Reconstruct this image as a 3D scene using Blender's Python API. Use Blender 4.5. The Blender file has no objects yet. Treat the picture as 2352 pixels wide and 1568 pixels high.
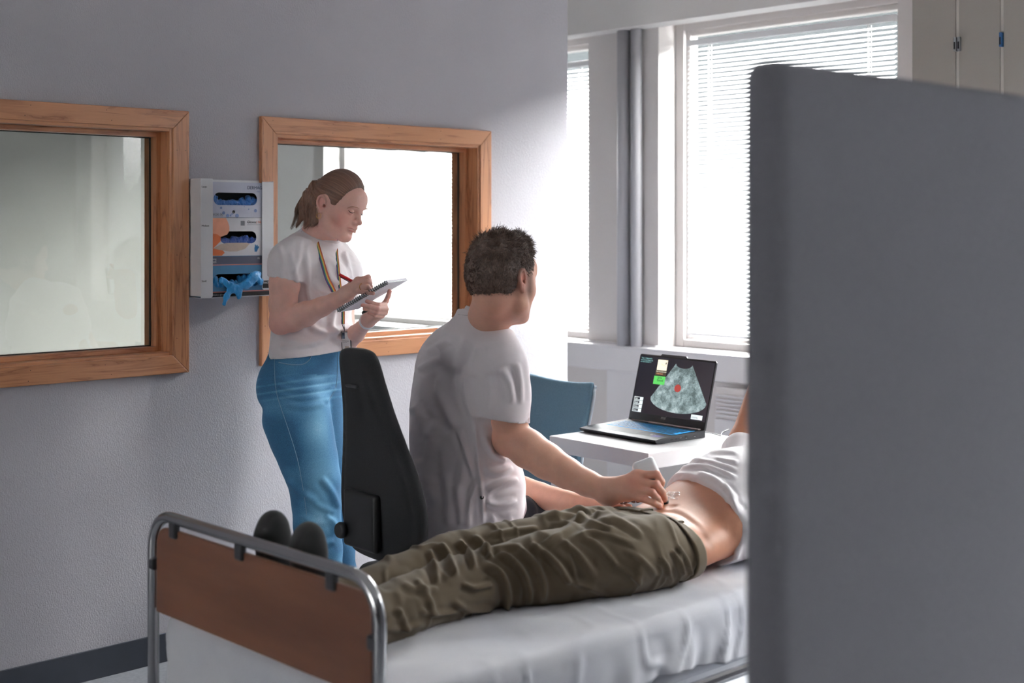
import bpy, bmesh, math, random
import numpy as np
from mathutils import Vector, Matrix, Euler

# ------------------------------------------------------------------ camera, world, light, exposure
SC = bpy.context.scene
COL = SC.collection
W, H = 2352.0, 1568.0
FPX = 3107.0                      # focal length in pixels
HORIZON = 517.6                   # image row of the horizon
YAW = math.radians(46.43)
CAMZ = 1.43
FWD = np.array([-math.sin(YAW), math.cos(YAW), 0.0])
RGT = np.array([math.cos(YAW), math.sin(YAW), 0.0])
UPV = np.array([0.0, 0.0, 1.0])
CAM = np.array([0.0, 0.0, CAMZ])

cd = bpy.data.cameras.new('camera')
cam = bpy.data.objects.new('camera', cd)
COL.objects.link(cam)
cam.location = CAM
cam.rotation_euler = (math.pi / 2, 0, YAW)
cd.sensor_width = 36.0
cd.lens = FPX / W * 36.0
cd.shift_y = -(H / 2 - HORIZON) / W
cd.clip_start = 0.05
cd.dof.use_dof = True
cd.dof.focus_distance = 3.95
cd.dof.aperture_fstop = 2.9
SC.camera = cam

world = bpy.data.worlds.new('overcast_sky')
SC.world = world
world.use_nodes = True
wn = world.node_tree
wn.nodes.clear()
wo = wn.nodes.new('ShaderNodeOutputWorld')
wb = wn.nodes.new('ShaderNodeBackground')
wb.inputs[0].default_value = (1.0, 0.975, 0.985, 1)
wb.inputs[1].default_value = 64.0
wn.links.new(wb.outputs[0], wo.inputs[0])

SC.view_settings.view_transform = 'Standard'
SC.view_settings.look = 'None'
SC.view_settings.gamma = 1.0
SC.view_settings.use_curve_mapping = False
SC.view_settings.exposure = 0.42
cy = SC.cycles
cy.use_denoising = True
cy.max_bounces = 8
cy.diffuse_bounces = 5
cy.glossy_bounces = 4
cy.transmission_bounces = 6
cy.transparent_max_bounces = 12
cy.sample_clamp_indirect = 8.0
cy.caustics_reflective = False
cy.caustics_refractive = False
cy.use_adaptive_sampling = True
cy.adaptive_threshold = 0.02

def portal(name, x0, x1, z0, z1, y):
    """Sky portal in a window opening: emits nothing itself, guides sampling of the daylight."""
    l = bpy.data.lights.new(name, 'AREA')
    l.shape = 'RECTANGLE'
    l.size = x1 - x0
    l.size_y = z1 - z0
    l.cycles.is_portal = True
    o = bpy.data.objects.new(name, l)
    COL.objects.link(o)
    o.location = ((x0 + x1) / 2, y, (z0 + z1) / 2)
    o.rotation_euler = (-math.pi / 2, 0, 0)
    return o

YW = 4.75            # inner face of the window wall
YG = 4.90            # plane of its window frames
portal('daylight_portal', -4.0, -2.75, 0.85, 2.36, YG + 0.10)
portal('daylight_portal', -6.65, -4.42, 0.85, 2.36, YG + 0.10)
portal('daylight_portal', -1.75, 1.42, 0.85, 2.36, YG + 0.10)

p_ = portal('daylight_portal', 1.1, 3.3, .85, 1.60, 0)  # portal of the added fill window in the right wall
p_.location = (1.7 + .12, 2.2, 1.225); p_.rotation_euler = (math.pi / 2, 0, math.pi / 2)
p_ = portal('daylight_portal', -3.9, -1.7, .95, 2.40, 0)  # portal of the added fill window behind the camera
p_.location = (-2.8, -4.6 - .12, 1.675); p_.rotation_euler = (math.pi / 2, 0, 0)

# ------------------------------------------------------------------ geometry helpers
def P(px, py, d):
    """World point seen at photo pixel (px, py) at distance d along the viewing direction."""
    return CAM + d * (FWD + RGT * (px - W / 2) / FPX - UPV * (py - HORIZON) / FPX)

def proj(V):
    q = V - CAM
    d = q @ FWD
    return W / 2 + (q @ RGT) / d * FPX, HORIZON - q[:, 2] / d * FPX, d

def nrm(v):
    v = np.asarray(v, float)
    return v / np.linalg.norm(v)

def arr(*v):
    return np.array(v, float)

def new_obj(name, data, parent=None):
    o = bpy.data.objects.new(name, data)
    COL.objects.link(o)
    if parent is not None:
        o.parent = parent
        o.matrix_parent_inverse = Matrix.Identity(4)
        if parent.location.length > 0 or parent.rotation_euler.z != 0:
            M = Matrix.Translation(parent.location) @ parent.rotation_euler.to_matrix().to_4x4()
            g = parent.parent
            if g is not None:
                M = Matrix.Translation(g.location) @ g.rotation_euler.to_matrix().to_4x4() @ M
            o.matrix_parent_inverse = M.inverted()
    return o

def mesh_np(name, V, Fq, mat, parent=None, smooth=True, attrs=None):
    """Link one mesh object from arrays; geometry is given in world space."""
    V = np.asarray(V, np.float32)
    Fq = np.asarray(Fq, np.int32)
    me = bpy.data.meshes.new(name)
    n = Fq.shape[1]
    me.vertices.add(len(V))
    me.vertices.foreach_set('co', V.ravel())
    me.loops.add(Fq.size)
    me.loops.foreach_set('vertex_index', Fq.ravel())
    me.polygons.add(len(Fq))
    me.polygons.foreach_set('loop_start', np.arange(0, Fq.size, n, dtype=np.int32))
    me.update(calc_edges=True)
    me.validate()
    if smooth:
        me.polygons.foreach_set('use_smooth', np.ones(len(me.polygons), bool))
    if attrs:
        for k, a in attrs.items():
            a = np.asarray(a, np.float32)
            if a.ndim == 1:
                at = me.attributes.new(k, 'FLOAT', 'POINT'); at.data.foreach_set('value', a)
            elif a.shape[1] == 3:
                at = me.attributes.new(k, 'FLOAT_VECTOR', 'POINT'); at.data.foreach_set('vector', a.ravel())
            else:
                at = me.attributes.new(k, 'FLOAT_COLOR', 'POINT'); at.data.foreach_set('color', a.ravel())
    if mat is not None:
        me.materials.append(mat)
    return new_obj(name, me, parent)

def tag(o, label=None, cat=None, group=None, kind=None):
    if label: o['label'] = label
    if cat: o['category'] = cat
    if group: o['group'] = group
    if kind: o['kind'] = kind
    return o

def thing(name, loc, label=None, cat=None, group=None, kind=None, rz=0.0):
    o = bpy.data.objects.new(name, None)
    COL.objects.link(o)
    o.location = Vector([float(c) for c in loc])
    o.rotation_euler = (0, 0, rz)
    return tag(o, label, cat, group, kind)

class MB:
    """Collects boxes, tubes, sweeps and prisms and links them as ONE mesh object."""
    def __init__(self, M=None):
        self.bm = bmesh.new()
        self.M = M if M is not None else Matrix.Identity(4)
    def _v(self, p):
        return self.bm.verts.new(self.M @ Vector([float(c) for c in p]))
    def box(self, a, b, bev=0.0, seg=2, R=None):
        a = Vector([float(c) for c in a]); b = Vector([float(c) for c in b])
        c = (a + b) / 2; s = b - a
        T = Matrix.Translation(c) @ (R if R is not None else Matrix.Identity(4)) @ Matrix.Diagonal((*s, 1))
        r = bmesh.ops.create_cube(self.bm, size=1.0, matrix=self.M @ T)
        if bev > 0:
            es = {e for v in r['verts'] for e in v.link_edges}
            bmesh.ops.bevel(self.bm, geom=list(es), offset=bev, segments=seg, profile=0.5, affect='EDGES')
        return self
    def tube(self, pts, r, n=12, cap=True, closed=False, flat=None):
        """Sweep a circle (or ellipse when flat=(vector, ratio)) of radius r along pts."""
        pts = [np.asarray(p, float) for p in pts]
        rs = r if hasattr(r, '__len__') else [r] * len(pts)
        N = len(pts)
        rings = []
        up = None
        for i in range(N):
            if closed:
                t = nrm(pts[(i + 1) % N] - pts[i - 1])
            else:
                t = nrm(pts[min(i + 1, N - 1)] - pts[max(i - 1, 0)])
            if up is None:
                up = np.array([0, 0, 1.0]) if abs(t[2]) < 0.9 else np.array([1.0, 0, 0])
                if flat is not None: up = np.asarray(flat[0], float)
            if flat is not None: up = np.asarray(flat[0], float)
            s = nrm(np.cross(t, up)); up2 = np.cross(s, t); up = up2
            k = flat[1] if flat is not None else 1.0
            rings.append([self._v(pts[i] + rs[i] * (math.cos(a) * s + math.sin(a) * up2 * k))
                          for a in [2 * math.pi * j / n for j in range(n)]])
        m = N if closed else N - 1
        for i in range(m):
            A, B = rings[i], rings[(i + 1) % N]
            for j in range(n):
                f = self.bm.faces.new((A[j], A[(j + 1) % n], B[(j + 1) % n], B[j])); f.smooth = True
        if cap and not closed:
            self.bm.faces.new(rings[0]); self.bm.faces.new(rings[-1][::-1])
        return self
    def lathe(self, c, prof, n=24, axis=(0, 0, 1)):
        """prof: list of (r, h) along axis from c."""
        w = nrm(axis); u = nrm(np.cross(w, (0, 1, 0.01))); v = np.cross(w, u)
        rings = []
        for r, h in prof:
            rings.append([self._v(np.asarray(c) + w * h + max(r, 1e-5) * (math.cos(a) * u + math.sin(a) * v))
                          for a in [2 * math.pi * j / n for j in range(n)]])
        for A, B in zip(rings, rings[1:]):
            for j in range(n):
                f = self.bm.faces.new((A[j], A[(j + 1) % n], B[(j + 1) % n], B[j])); f.smooth = True
        self.bm.faces.new(rings[0][::-1]); self.bm.faces.new(rings[-1])
        return self
    def prism(self, pts, d, cap=True):
        """Polygon pts (3D, planar) extruded by vector d."""
        d = np.asarray(d, float)
        A = [self._v(p) for p in pts]; B = [self._v(np.asarray(p, float) + d) for p in pts]
        n = len(A)
        for j in range(n):
            self.bm.faces.new((A[j], A[(j + 1) % n], B[(j + 1) % n], B[j]))
        self.bm.faces.new(A[::-1]); self.bm.faces.new(B)
        return self
    def quad(self, a, b, c, d):
        self.bm.faces.new([self._v(p) for p in (a, b, c, d)])
        return self
    def poly(self, pts):
        self.bm.faces.new([self._v(p) for p in pts])
        return self
    def build(self, name, mat, parent=None, smooth=None, bevel=0.0):
        bmesh.ops.recalc_face_normals(self.bm, faces=self.bm.faces)
        if smooth is not None:
            for f in self.bm.faces: f.smooth = smooth
        me = bpy.data.meshes.new(name)
        self.bm.to_mesh(me); self.bm.free()
        if mat is not None: me.materials.append(mat)
        o = new_obj(name, me, parent)
        if bevel > 0:
            m = o.modifiers.new('bevel', 'BEVEL'); m.width = bevel; m.segments = 2; m.limit_method = 'ANGLE'
        return o

def catmull(pts, n=8, closed=False):
    pts = [np.asarray(p, float) for p in pts]
    out = []
    N = len(pts)
    for i in range(N if closed else N - 1):
        g = lambda k: pts[k % N] if closed else pts[min(max(k, 0), N - 1)]
        p0, p1, p2, p3 = g(i - 1), g(i), g(i + 1), g(i + 2)
        for j in range(n):
            t = j / n
            out.append(0.5 * ((2 * p1) + (-p0 + p2) * t + (2 * p0 - 5 * p1 + 4 * p2 - p3) * t * t + (-p0 + 3 * p1 - 3 * p2 + p3) * t ** 3))
    if not closed: out.append(pts[-1])
    return out

def text_mesh(name, s, size, origin, xdir, ydir, mat, parent=None, depth=0.0003, align='LEFT', shear=0.0, spacing=1.0):
    """Lettering lying in the plane spanned by xdir / ydir."""
    cu = bpy.data.curves.new(name, 'FONT')
    cu.body = s; cu.size = size; cu.extrude = depth; cu.align_x = align; cu.shear = shear
    cu.space_character = spacing
    cu.resolution_u = 3
    tmp = bpy.data.objects.new(name, cu); COL.objects.link(tmp)
    dg = bpy.context.evaluated_depsgraph_get()
    me = bpy.data.meshes.new_from_object(tmp.evaluated_get(dg))
    bpy.data.objects.remove(tmp)
    x = nrm(xdir); y = nrm(ydir); z = np.cross(x, y)
    M = Matrix(((x[0], y[0], z[0], origin[0]), (x[1], y[1], z[1], origin[1]), (x[2], y[2], z[2], origin[2]), (0, 0, 0, 1)))
    me.transform(M)
    me.materials.clear(); me.materials.append(mat)
    me.name = name
    return new_obj(name, me, parent)

# ------------------------------------------------------------------ noise (numpy)
_rng = np.random.RandomState(7)
_perm = _rng.rand(4096).astype(np.float32)
def _hash(i, j, k):
    return _perm[((i * 73856093) ^ (j * 19349663) ^ (k * 83492791)) & 4095]
def vnoise(Q):
    """Smooth value noise in -1..1 at points Q (N,3)."""
    Q = np.asarray(Q, float)
    I = np.floor(Q).astype(np.int64); f = Q - I
    f = f * f * (3 - 2 * f)
    r = 0
    for a in (0, 1):
        for b in (0, 1):
            for c in (0, 1):
                w = (f[:, 0] if a else 1 - f[:, 0]) * (f[:, 1] if b else 1 - f[:, 1]) * (f[:, 2] if c else 1 - f[:, 2])
                r = r + w * _hash(I[:, 0] + a, I[:, 1] + b, I[:, 2] + c)
    return 2 * r - 1

# ------------------------------------------------------------------ implicit surfaces -> one continuous mesh
def smin(a, b, k):
    if k <= 0: return np.minimum(a, b)
    h = np.maximum(k - np.abs(a - b), 0) / k
    return np.minimum(a, b) - h * h * k * 0.25

class Field:
    MARG = 0.05
    def __init__(self): self.ops = []
    def _add(self, fn, lo, hi, k, op):
        m = self.MARG + k
        self.ops.append((fn, None if lo is None else np.asarray(lo) - m, None if hi is None else np.asarray(hi) + m, k, op))
        return self
    def cap(self, a, b, ra, rb=None, k=0.02, op='u', sq=None):
        """Tapered capsule; sq=(dir, s): squash the section along dir by s (<1 flatter)."""
        a = np.asarray(a, float); b = np.asarray(b, float); rb = ra if rb is None else rb
        ab = b - a; L2 = max(float(ab @ ab), 1e-12)
        if sq is not None: sd = nrm(sq[0]); ss = sq[1]
        def fn(Q):
            h = np.clip((Q - a) @ ab / L2, 0, 1)
            v = Q - a - h[:, None] * ab
            if sq is None: return np.linalg.norm(v, axis=1) - (ra + (rb - ra) * h)
            c = v @ sd
            l = np.sqrt(np.maximum((v * v).sum(1) - c * c, 0) + (c / ss) ** 2)
            return (l - (ra + (rb - ra) * h)) * (ss if ss < 1 else 1.0)
        r = max(ra, rb) * (1 if sq is None else max(1, sq[1]))
        return self._add(fn, np.minimum(a, b) - r, np.maximum(a, b) + r, k, op)
    def chain(self, pr, k=0.02, op='u', sq=None):
        for (a, ra), (b, rb) in zip(pr, pr[1:]): self.cap(a, b, ra, rb, k, op, sq)
        return self
    def ell(self, c, r, X=None, k=0.02, op='u'):
        """Ellipsoid; X = 3x3 rows of axes."""
        c = np.asarray(c, float); r = np.asarray(r, float); A = np.eye(3) if X is None else np.asarray(X, float)
        def fn(Q):
            q = (Q - c) @ A.T
            k0 = np.linalg.norm(q / r, axis=1); k1 = np.linalg.norm(q / (r * r), axis=1) + 1e-9
            return np.where(k0 < 0.2, (k0 - 1) * r.min(), k0 * (k0 - 1) / k1)
        m = r.max()
        e = np.abs(A.T) @ r
        return self._add(fn, c - e, c + e, k, op)
    def rbox(self, c, s, r, X=None, k=0.0, op='u'):
        c = np.asarray(c, float); s = np.asarray(s, float); A = np.eye(3) if X is None else np.asarray(X, float)
        def fn(Q):
            q = np.abs((Q - c) @ A.T) - (s - r)
            return np.linalg.norm(np.maximum(q, 0), axis=1) + np.minimum(q.max(1), 0) - r
        e = np.abs(A.T) @ s
        return self._add(fn, c - e, c + e, k, op)
    def loft(self, o, w, u, st, k=0.02, op='u', rnd=0.01, n=2.0, grow=0.0):
        """Sections along straight axis w from o. st: rows (s, cu, cv, a, b): centre offset and half widths along
        u and v = w x u; smooth interpolation between stations; n = superellipse exponent."""
        o = np.asarray(o, float); w = nrm(w); u = nrm(np.asarray(u) - (np.asarray(u) @ w) * w); v = np.cross(w, u)
        st = np.array(catmull([np.array(q, float) for q in st], 6))
        S = st[:, 0]; s0, s1 = S[0] - grow, S[-1] + grow
        def fn(Q):
            q = Q - o
            s = q @ w
            cu = np.interp(s, S, st[:, 1]); cv = np.interp(s, S, st[:, 2])
            a = np.interp(s, S, st[:, 3]) + grow; b = np.interp(s, S, st[:, 4]) + grow
            x = q @ u - cu; y = q @ v - cv
            if n == 2.0:
                k0 = np.sqrt((x / a) ** 2 + (y / b) ** 2)
                k1 = np.sqrt((x / a ** 2) ** 2 + (y / b ** 2) ** 2) + 1e-9
                d = np.where(k0 < 0.2, (k0 - 1) * np.minimum(a, b), k0 * (k0 - 1) / k1)
            else:
                k0 = (np.abs(x / a) ** n + np.abs(y / b) ** n) ** (1 / n)
                d = (k0 - 1) * np.minimum(a, b)
            e = np.maximum(s0 - s, s - s1)
            dd = np.maximum(d + rnd, e + rnd)
            return np.where((d + rnd > 0) & (e + rnd > 0), np.hypot(np.maximum(d + rnd, 0), np.maximum(e + rnd, 0)), dd) - rnd
        pts = []
        for row in st:
            c = o + w * row[0] + u * row[1] + v * row[2]
            m = np.abs(u) * (row[3] + grow) + np.abs(v) * (row[4] + grow) + np.abs(w) * (grow + 0.005)
            pts += [c - m, c + m]
        pts = np.array(pts)
        return self._add(fn, pts.min(0), pts.max(0), k, op)
    def plane(self, p, nv, k=0.0, op='i'):
        """Keep the side opposite to nv (intersection)."""
        p = np.asarray(p, float); nv = nrm(nv)
        return self._add(lambda Q: (Q - p) @ nv, None, None, k, op)
    def fn(self, f, lo, hi, k=0.0, op='u'):
        return self._add(f, lo, hi, k, op)
    def ev(self, Q):
        d = np.full(len(Q), 0.5)
        for fn, lo, hi, k, op in self.ops:
            if lo is None:
                idx = slice(None); q = Q
            else:
                m = ((Q > lo) & (Q < hi)).all(1)
                idx = np.nonzero(m)[0]
                if len(idx) == 0: continue
                q = Q[idx]
            e = fn(q)
            if op == 'u': d[idx] = smin(d[idx], e, k)
            elif op == 's': d[idx] = -smin(-d[idx], e, k)
            else: d[idx] = -smin(-d[idx], -e, k)
        return d
    def bounds(self):
        if getattr(self, 'clip', None) is not None:
            return self.clip[0] - .01, self.clip[1] + .01
        lo = np.min([o[1] for o in self.ops if o[4] == 'u' and o[1] is not None], axis=0)
        hi = np.max([o[2] for o in self.ops if o[4] == 'u' and o[1] is not None], axis=0)
        return lo, hi
    def mesh(self, h, relax=1):
        B = 8
        lo, hi = self.bounds()
        Hb = B * h
        nb = np.ceil((hi - lo) / Hb).astype(int) + 1
        gi = np.stack(np.meshgrid(*[np.arange(n) for n in nb], indexing='ij'), -1).reshape(-1, 3)
        ctr = lo + (gi + 0.5) * Hb
        d = self.ev(ctr)
        keep = np.abs(d) < Hb * 1.25 + (.004 if h < .003 else 0)
        gi = gi[keep]
        NB = len(gi)
        ax = np.arange(B + 1)
        L = np.stack(np.meshgrid(ax, ax, ax, indexing='ij'), -1).reshape(-1, 3)
        vals = np.empty((NB, (B + 1) ** 3), np.float32)
        CH = max(1, 600000 // len(L))
        for s in range(0, NB, CH):
            g = gi[s:s + CH]
            q = lo + (g[:, None, :] * B + L[None]).reshape(-1, 3) * h
            vals[s:s + CH] = self.ev(q).reshape(len(g), -1)
        vals = vals.reshape(NB, B + 1, B + 1, B + 1)
        S = vals < 0
        cor = [(0, 0, 0), (1, 0, 0), (0, 1, 0), (1, 1, 0), (0, 0, 1), (1, 0, 1), (0, 1, 1), (1, 1, 1)]
        cs = [S[:, a:a + B, b:b + B, c:c + B] for a, b, c in cor]
        cnt = sum(c.astype(np.int8) for c in cs)
        act = np.nonzero((cnt > 0) & (cnt < 8))
        bi, ii, jj, kk = act
        n = len(bi)
        cv = np.stack([vals[bi, ii + a, jj + b, kk + c] for a, b, c in cor], 1)
        acc = np.zeros((n, 3)); num = np.zeros(n)
        for p in range(8):
            for q in range(p + 1, 8):
                A, Bc = np.array(cor[p]), np.array(cor[q])
                if np.abs(A - Bc).sum() != 1: continue
                x, y = cv[:, p], cv[:, q]
                m = (x < 0) != (y < 0)
                t = np.where(m, x / np.where(m, x - y, 1), 0)
                acc += m[:, None] * (A + t[:, None] * (Bc - A)); num += m
        loc = acc / num[:, None]
        G = gi[bi] * B + np.stack([ii, jj, kk], 1)
        V = lo + (G + loc) * h
        dim = nb * B + 2
        key = (G[:, 0] * dim[1] + G[:, 1]) * dim[2] + G[:, 2]
        order = np.argsort(key); skey = key[order]
        def look(g):
            kq = (g[:, 0] * dim[1] + g[:, 1]) * dim[2] + g[:, 2]
            pos = np.searchsorted(skey, kq); pos = np.clip(pos, 0, n - 1)
            return np.where(skey[pos] == kq, order[pos], -1)
        faces = []
        for axn in range(3):
            e = np.eye(3, dtype=int)[axn]
            s0 = S[:, :B, :B, :B]; s1 = S[:, e[0]:e[0] + B, e[1]:e[1] + B, e[2]:e[2] + B]
            b_, i_, j_, k_ = np.nonzero(s0 != s1)
            flip = s0[b_, i_, j_, k_]
            g = gi[b_] * B + np.stack([i_, j_, k_], 1)
            a1 = np.eye(3, dtype=int)[(axn + 1) % 3]; a2 = np.eye(3, dtype=int)[(axn + 2) % 3]
            q = np.stack([look(g - a1 - a2), look(g - a2), look(g), look(g - a1)], 1)
            q[~flip] = q[~flip][:, ::-1]
            faces.append(q[(q >= 0).all(1)])
        Fq = np.concatenate(faces)
        for _ in range(relax):          # pull vertices onto the zero set
            dd = self.ev(V)
            gr = self.grad(V, h * 0.5)
            V = V - gr * np.clip(dd, -h, h)[:, None] * 0.8
        return V, Fq
    def grad(self, V, e=0.001):
        g = np.stack([self.ev(V + np.eye(3)[i] * e) - self.ev(V - np.eye(3)[i] * e) for i in range(3)], 1)
        return g / (np.linalg.norm(g, axis=1)[:, None] + 1e-9)

def vnormals(V, Fq):
    a, b, c, d = (V[Fq[:, i]] for i in range(4))
    n = np.cross(c - a, d - b)
    N = np.zeros_like(V)
    for i in range(4): np.add.at(N, Fq[:, i], n)
    return N / (np.linalg.norm(N, axis=1)[:, None] + 1e-12)

def smooth_mesh(V, Fq, it=2, f=0.5):
    n = len(V)
    e = np.concatenate([Fq[:, [0, 1]], Fq[:, [1, 2]], Fq[:, [2, 3]], Fq[:, [3, 0]]])
    e = np.concatenate([e, e[:, ::-1]])
    c = np.bincount(e[:, 0], minlength=n).astype(float)
    for _ in range(it):
        A = np.stack([np.bincount(e[:, 0], V[e[:, 1], i], minlength=n) for i in range(3)], 1) / np.maximum(c, 1)[:, None]
        V = V + f * (A - V)
    return V

def fold_disp(V, N, folds, facing=0.0):
    """Cloth folds: each is a curve seen in the photo (points), half width, height in metres. Raises a ridge with a
    hollow on one side on the cloth surface below that curve."""
    x, y, d = proj(V)
    dirv = (V - CAM) / np.linalg.norm(V - CAM, axis=1)[:, None]
    vis = np.clip(-(N * dirv).sum(1) * 3 + 0.6 - facing, 0, 1)
    disp = np.zeros(len(V))
    for f in folds:
        pts, w, amp = np.array(catmull(f[0], 5)), f[1], f[2]
        sel = np.nonzero((x > pts[:, 0].min() - 4 * w) & (x < pts[:, 0].max() + 4 * w) & (y > pts[:, 1].min() - 4 * w) & (y < pts[:, 1].max() + 4 * w))[0]
        if len(sel) == 0: continue
        q = np.stack([x[sel], y[sel]], 1)
        best = np.full(len(sel), 1e9); sg = np.zeros(len(sel)); par = np.zeros(len(sel))
        L = len(pts) - 1
        for i in range(L):
            a, b = pts[i], pts[i + 1]
            ab = b - a; l2 = ab @ ab + 1e-9
            h = np.clip((q - a) @ ab / l2, 0, 1)
            v = q - a - h[:, None] * ab
            dd = np.hypot(v[:, 0], v[:, 1])
            m = dd < best
            best[m] = dd[m]
            sg[m] = np.sign(ab[0] * v[m, 1] - ab[1] * v[m, 0]); par[m] = (i + h[m]) / L
        tp = np.clip(np.minimum(par, 1 - par) * 5, 0, 1); tp = tp * tp * (3 - 2 * tp)
        sd = best * sg
        pr = np.exp(-(sd / w) ** 2) - 0.45 * np.exp(-((sd - 1.6 * w) / w) ** 2) - 0.25 * np.exp(-((sd + 1.6 * w) / w) ** 2)
        disp[sel] += amp * tp * pr
    return V + N * (disp * vis)[:, None]

def skinned(f, h, it=1, relax=1, fine=()):
    """Mesh a field; fine = [(lo, hi, h2)] boxes meshed at a smaller step and joined into the same surface."""
    V, Fq = f.mesh(h, relax)
    if it: V = smooth_mesh(V, Fq, it, 0.5)
    N = vnormals(V, Fq)
    parts = []
    for lo, hi, h2 in fine:
        lo = np.asarray(lo); hi = np.asarray(hi)
        c = V[Fq].mean(1)
        Fq = Fq[~((c > lo + h) & (c < hi - h)).all(1)]
        g = Field(); g.ops = f.ops
        g.clip = (lo, hi)
        V2, F2 = g.mesh(h2, relax)
        if it: V2 = smooth_mesh(V2, F2, it, 0.5)
        N2 = vnormals(V2, F2)
        c = V2[F2].mean(1)
        F2 = F2[((c > lo) & (c < hi)).all(1)]
        parts.append((V2, F2, N2))
    for V2, F2, N2 in parts:
        used, inv = np.unique(F2, return_inverse=True)
        Fq = np.concatenate([Fq, inv.reshape(F2.shape) + len(V)]); V = np.concatenate([V, V2[used]]); N = np.concatenate([N, N2[used]])
    return V, Fq, N

def sleeve(f, outer, hem, hem_n, inner, k=.03):
    """Open sleeve: chain of radii cut flat at the hem and hollowed where the arm comes out."""
    g = Field()
    g.chain(outer, k=.03); g.plane(hem, hem_n); g.chain(inner, k=0, op='s')
    lo, hi = g.bounds()
    f.fn(g.ev, lo, hi, k)

def box_around(pts, m):
    pts = np.array(pts)
    return pts.min(0) - m, pts.max(0) + m
# ------------------------------------------------------------------ materials
def srgb(r, g, b):
    f = lambda c: (c / 255 / 12.92) if c / 255 <= 0.04045 else ((c / 255 + 0.055) / 1.055) ** 2.4
    return (f(r), f(g), f(b), 1.0)

class Mat:
    def __init__(self, name, base=(0.8, 0.8, 0.8, 1), rough=0.5, metal=0.0, **kw):
        self.m = bpy.data.materials.new(name); self.m.use_nodes = True
        self.t = self.m.node_tree; self.n = self.t.nodes
        self.b = self.n['Principled BSDF']
        self.b.inputs['Base Color'].default_value = base
        self.b.inputs['Roughness'].default_value = rough
        self.b.inputs['Metallic'].default_value = metal
        for k, v in kw.items(): self.b.inputs[k.replace('_', ' ')].default_value = v
        self._c = None
    def new(self, t, **kw):
        x = self.n.new(t)
        for k, v in kw.items(): setattr(x, k, v)
        return x
    def link(self, a, b): self.t.links.new(a, b)
    def coord(self, kind='Object', scale=(1, 1, 1), rot=(0, 0, 0)):
        tc = self.new('ShaderNodeTexCoord'); mp = self.new('ShaderNodeMapping')
        mp.inputs['Scale'].default_value = scale; mp.inputs['Rotation'].default_value = rot
        self.link(tc.outputs[kind], mp.inputs[0]); return mp.outputs[0]
    def attr(self, name):
        a = self.new('ShaderNodeAttribute', attribute_name=name); return a
    def noise(self, vec, scale, detail=3, rough=0.5):
        x = self.new('ShaderNodeTexNoise'); x.inputs['Scale'].default_value = scale
        x.inputs['Detail'].default_value = detail; x.inputs['Roughness'].default_value = rough
        if vec is not None: self.link(vec, x.inputs['Vector'])
        return x.outputs['Fac']
    def ramp(self, fac, stops):
        r = self.new('ShaderNodeValToRGB'); el = r.color_ramp.elements
        while len(el) < len(stops): el.new(0.5)
        for e, (p, c) in zip(el, stops): e.position = p; e.color = c
        self.link(fac, r.inputs[0]); return r.outputs[0]
    def mix(self, fac, a, b, mode='MIX'):
        x = self.new('ShaderNodeMix', data_type='RGBA', blend_type=mode)
        for i, v in ((0, fac), (6, a), (7, b)):
            if isinstance(v, (int, float)): x.inputs[i].default_value = v
            elif isinstance(v, tuple): x.inputs[i].default_value = v
            else: self.link(v, x.inputs[i])
        return x.outputs[2]
    def math(self, op, a, b=0.0):
        x = self.new('ShaderNodeMath', operation=op)
        for i, v in ((0, a), (1, b)):
            if isinstance(v, (int, float)): x.inputs[i].default_value = v
            else: self.link(v, x.inputs[i])
        return x.outputs[0]
    def color(self, c): self.link(c, self.b.inputs['Base Color']); return self
    def bump(self, h, strength=0.3, dist=0.002):
        x = self.new('ShaderNodeBump'); x.inputs['Strength'].default_value = strength; x.inputs['Distance'].default_value = dist
        self.link(h, x.inputs['Height'])
        if self._c is not None: self.link(self._c, x.inputs['Normal'])
        self._c = x.outputs[0]
        self.link(x.outputs[0], self.b.inputs['Normal']); return self

def speck(name, base, rough, amt=0.06, scale=14, bump=0.0, bscale=200, **kw):
    """Plain finish with slight unevenness, so nothing is perfectly flat in tone."""
    m = Mat(name, base, rough, **kw)
    v = m.coord('Object')
    n = m.noise(v, scale, 4)
    lo = tuple(c * (1 - amt) for c in base[:3]) + (1,); hi = tuple(min(1, c * (1 + amt)) for c in base[:3]) + (1,)
    m.color(m.ramp(n, [(0.3, lo), (0.7, hi)]))
    if bump: m.bump(m.noise(v, bscale, 2), bump, 0.001)
    return m.m

M = {}
# woven glass-fibre wallpaper, painted
w = Mat('painted_woven_wallpaper', srgb(214, 212, 216), 0.62)
v = w.coord('Object')
n1 = w.new('ShaderNodeTexVoronoi'); n1.inputs['Scale'].default_value = 1.0
mp = w.coord('Object', (240, 240, 120)); w.link(mp, n1.inputs['Vector'])
n2 = w.noise(w.coord('Object', (150, 150, 420)), 1.0, 2)
n3 = w.noise(w.coord('Object', (420, 420, 110)), 1.0, 2)
hgt = w.math('ADD', w.math('MULTIPLY', n1.outputs['Distance'], 0.55), w.math('ADD', n2, n3))
w.color(w.ramp(w.noise(v, 1.3, 3), [(0.3, srgb(176, 173, 180)), (0.75, srgb(188, 185, 191))]))
w.bump(hgt, 0.55, 0.0022)
M['wallpaper'] = w.m
M['white_wall'] = speck('white_paint', srgb(224, 221, 219), 0.55, 0.02, 3, 0.08, 60)
M['back_wall'] = speck('grey_painted_wall', srgb(110, 108, 108), 0.7, 0.03, 3)
M['neighbour_wall'] = speck('beige_grey_wall', srgb(150, 148, 143), 0.7, 0.02, 3)
M['grey_trim'] = speck('pale_grey_trim_paint', srgb(226, 221, 219), 0.4, 0.02, 3)
M['white_trim'] = speck('white_gloss_trim', srgb(232, 230, 232), 0.35, 0.02, 5)
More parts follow.
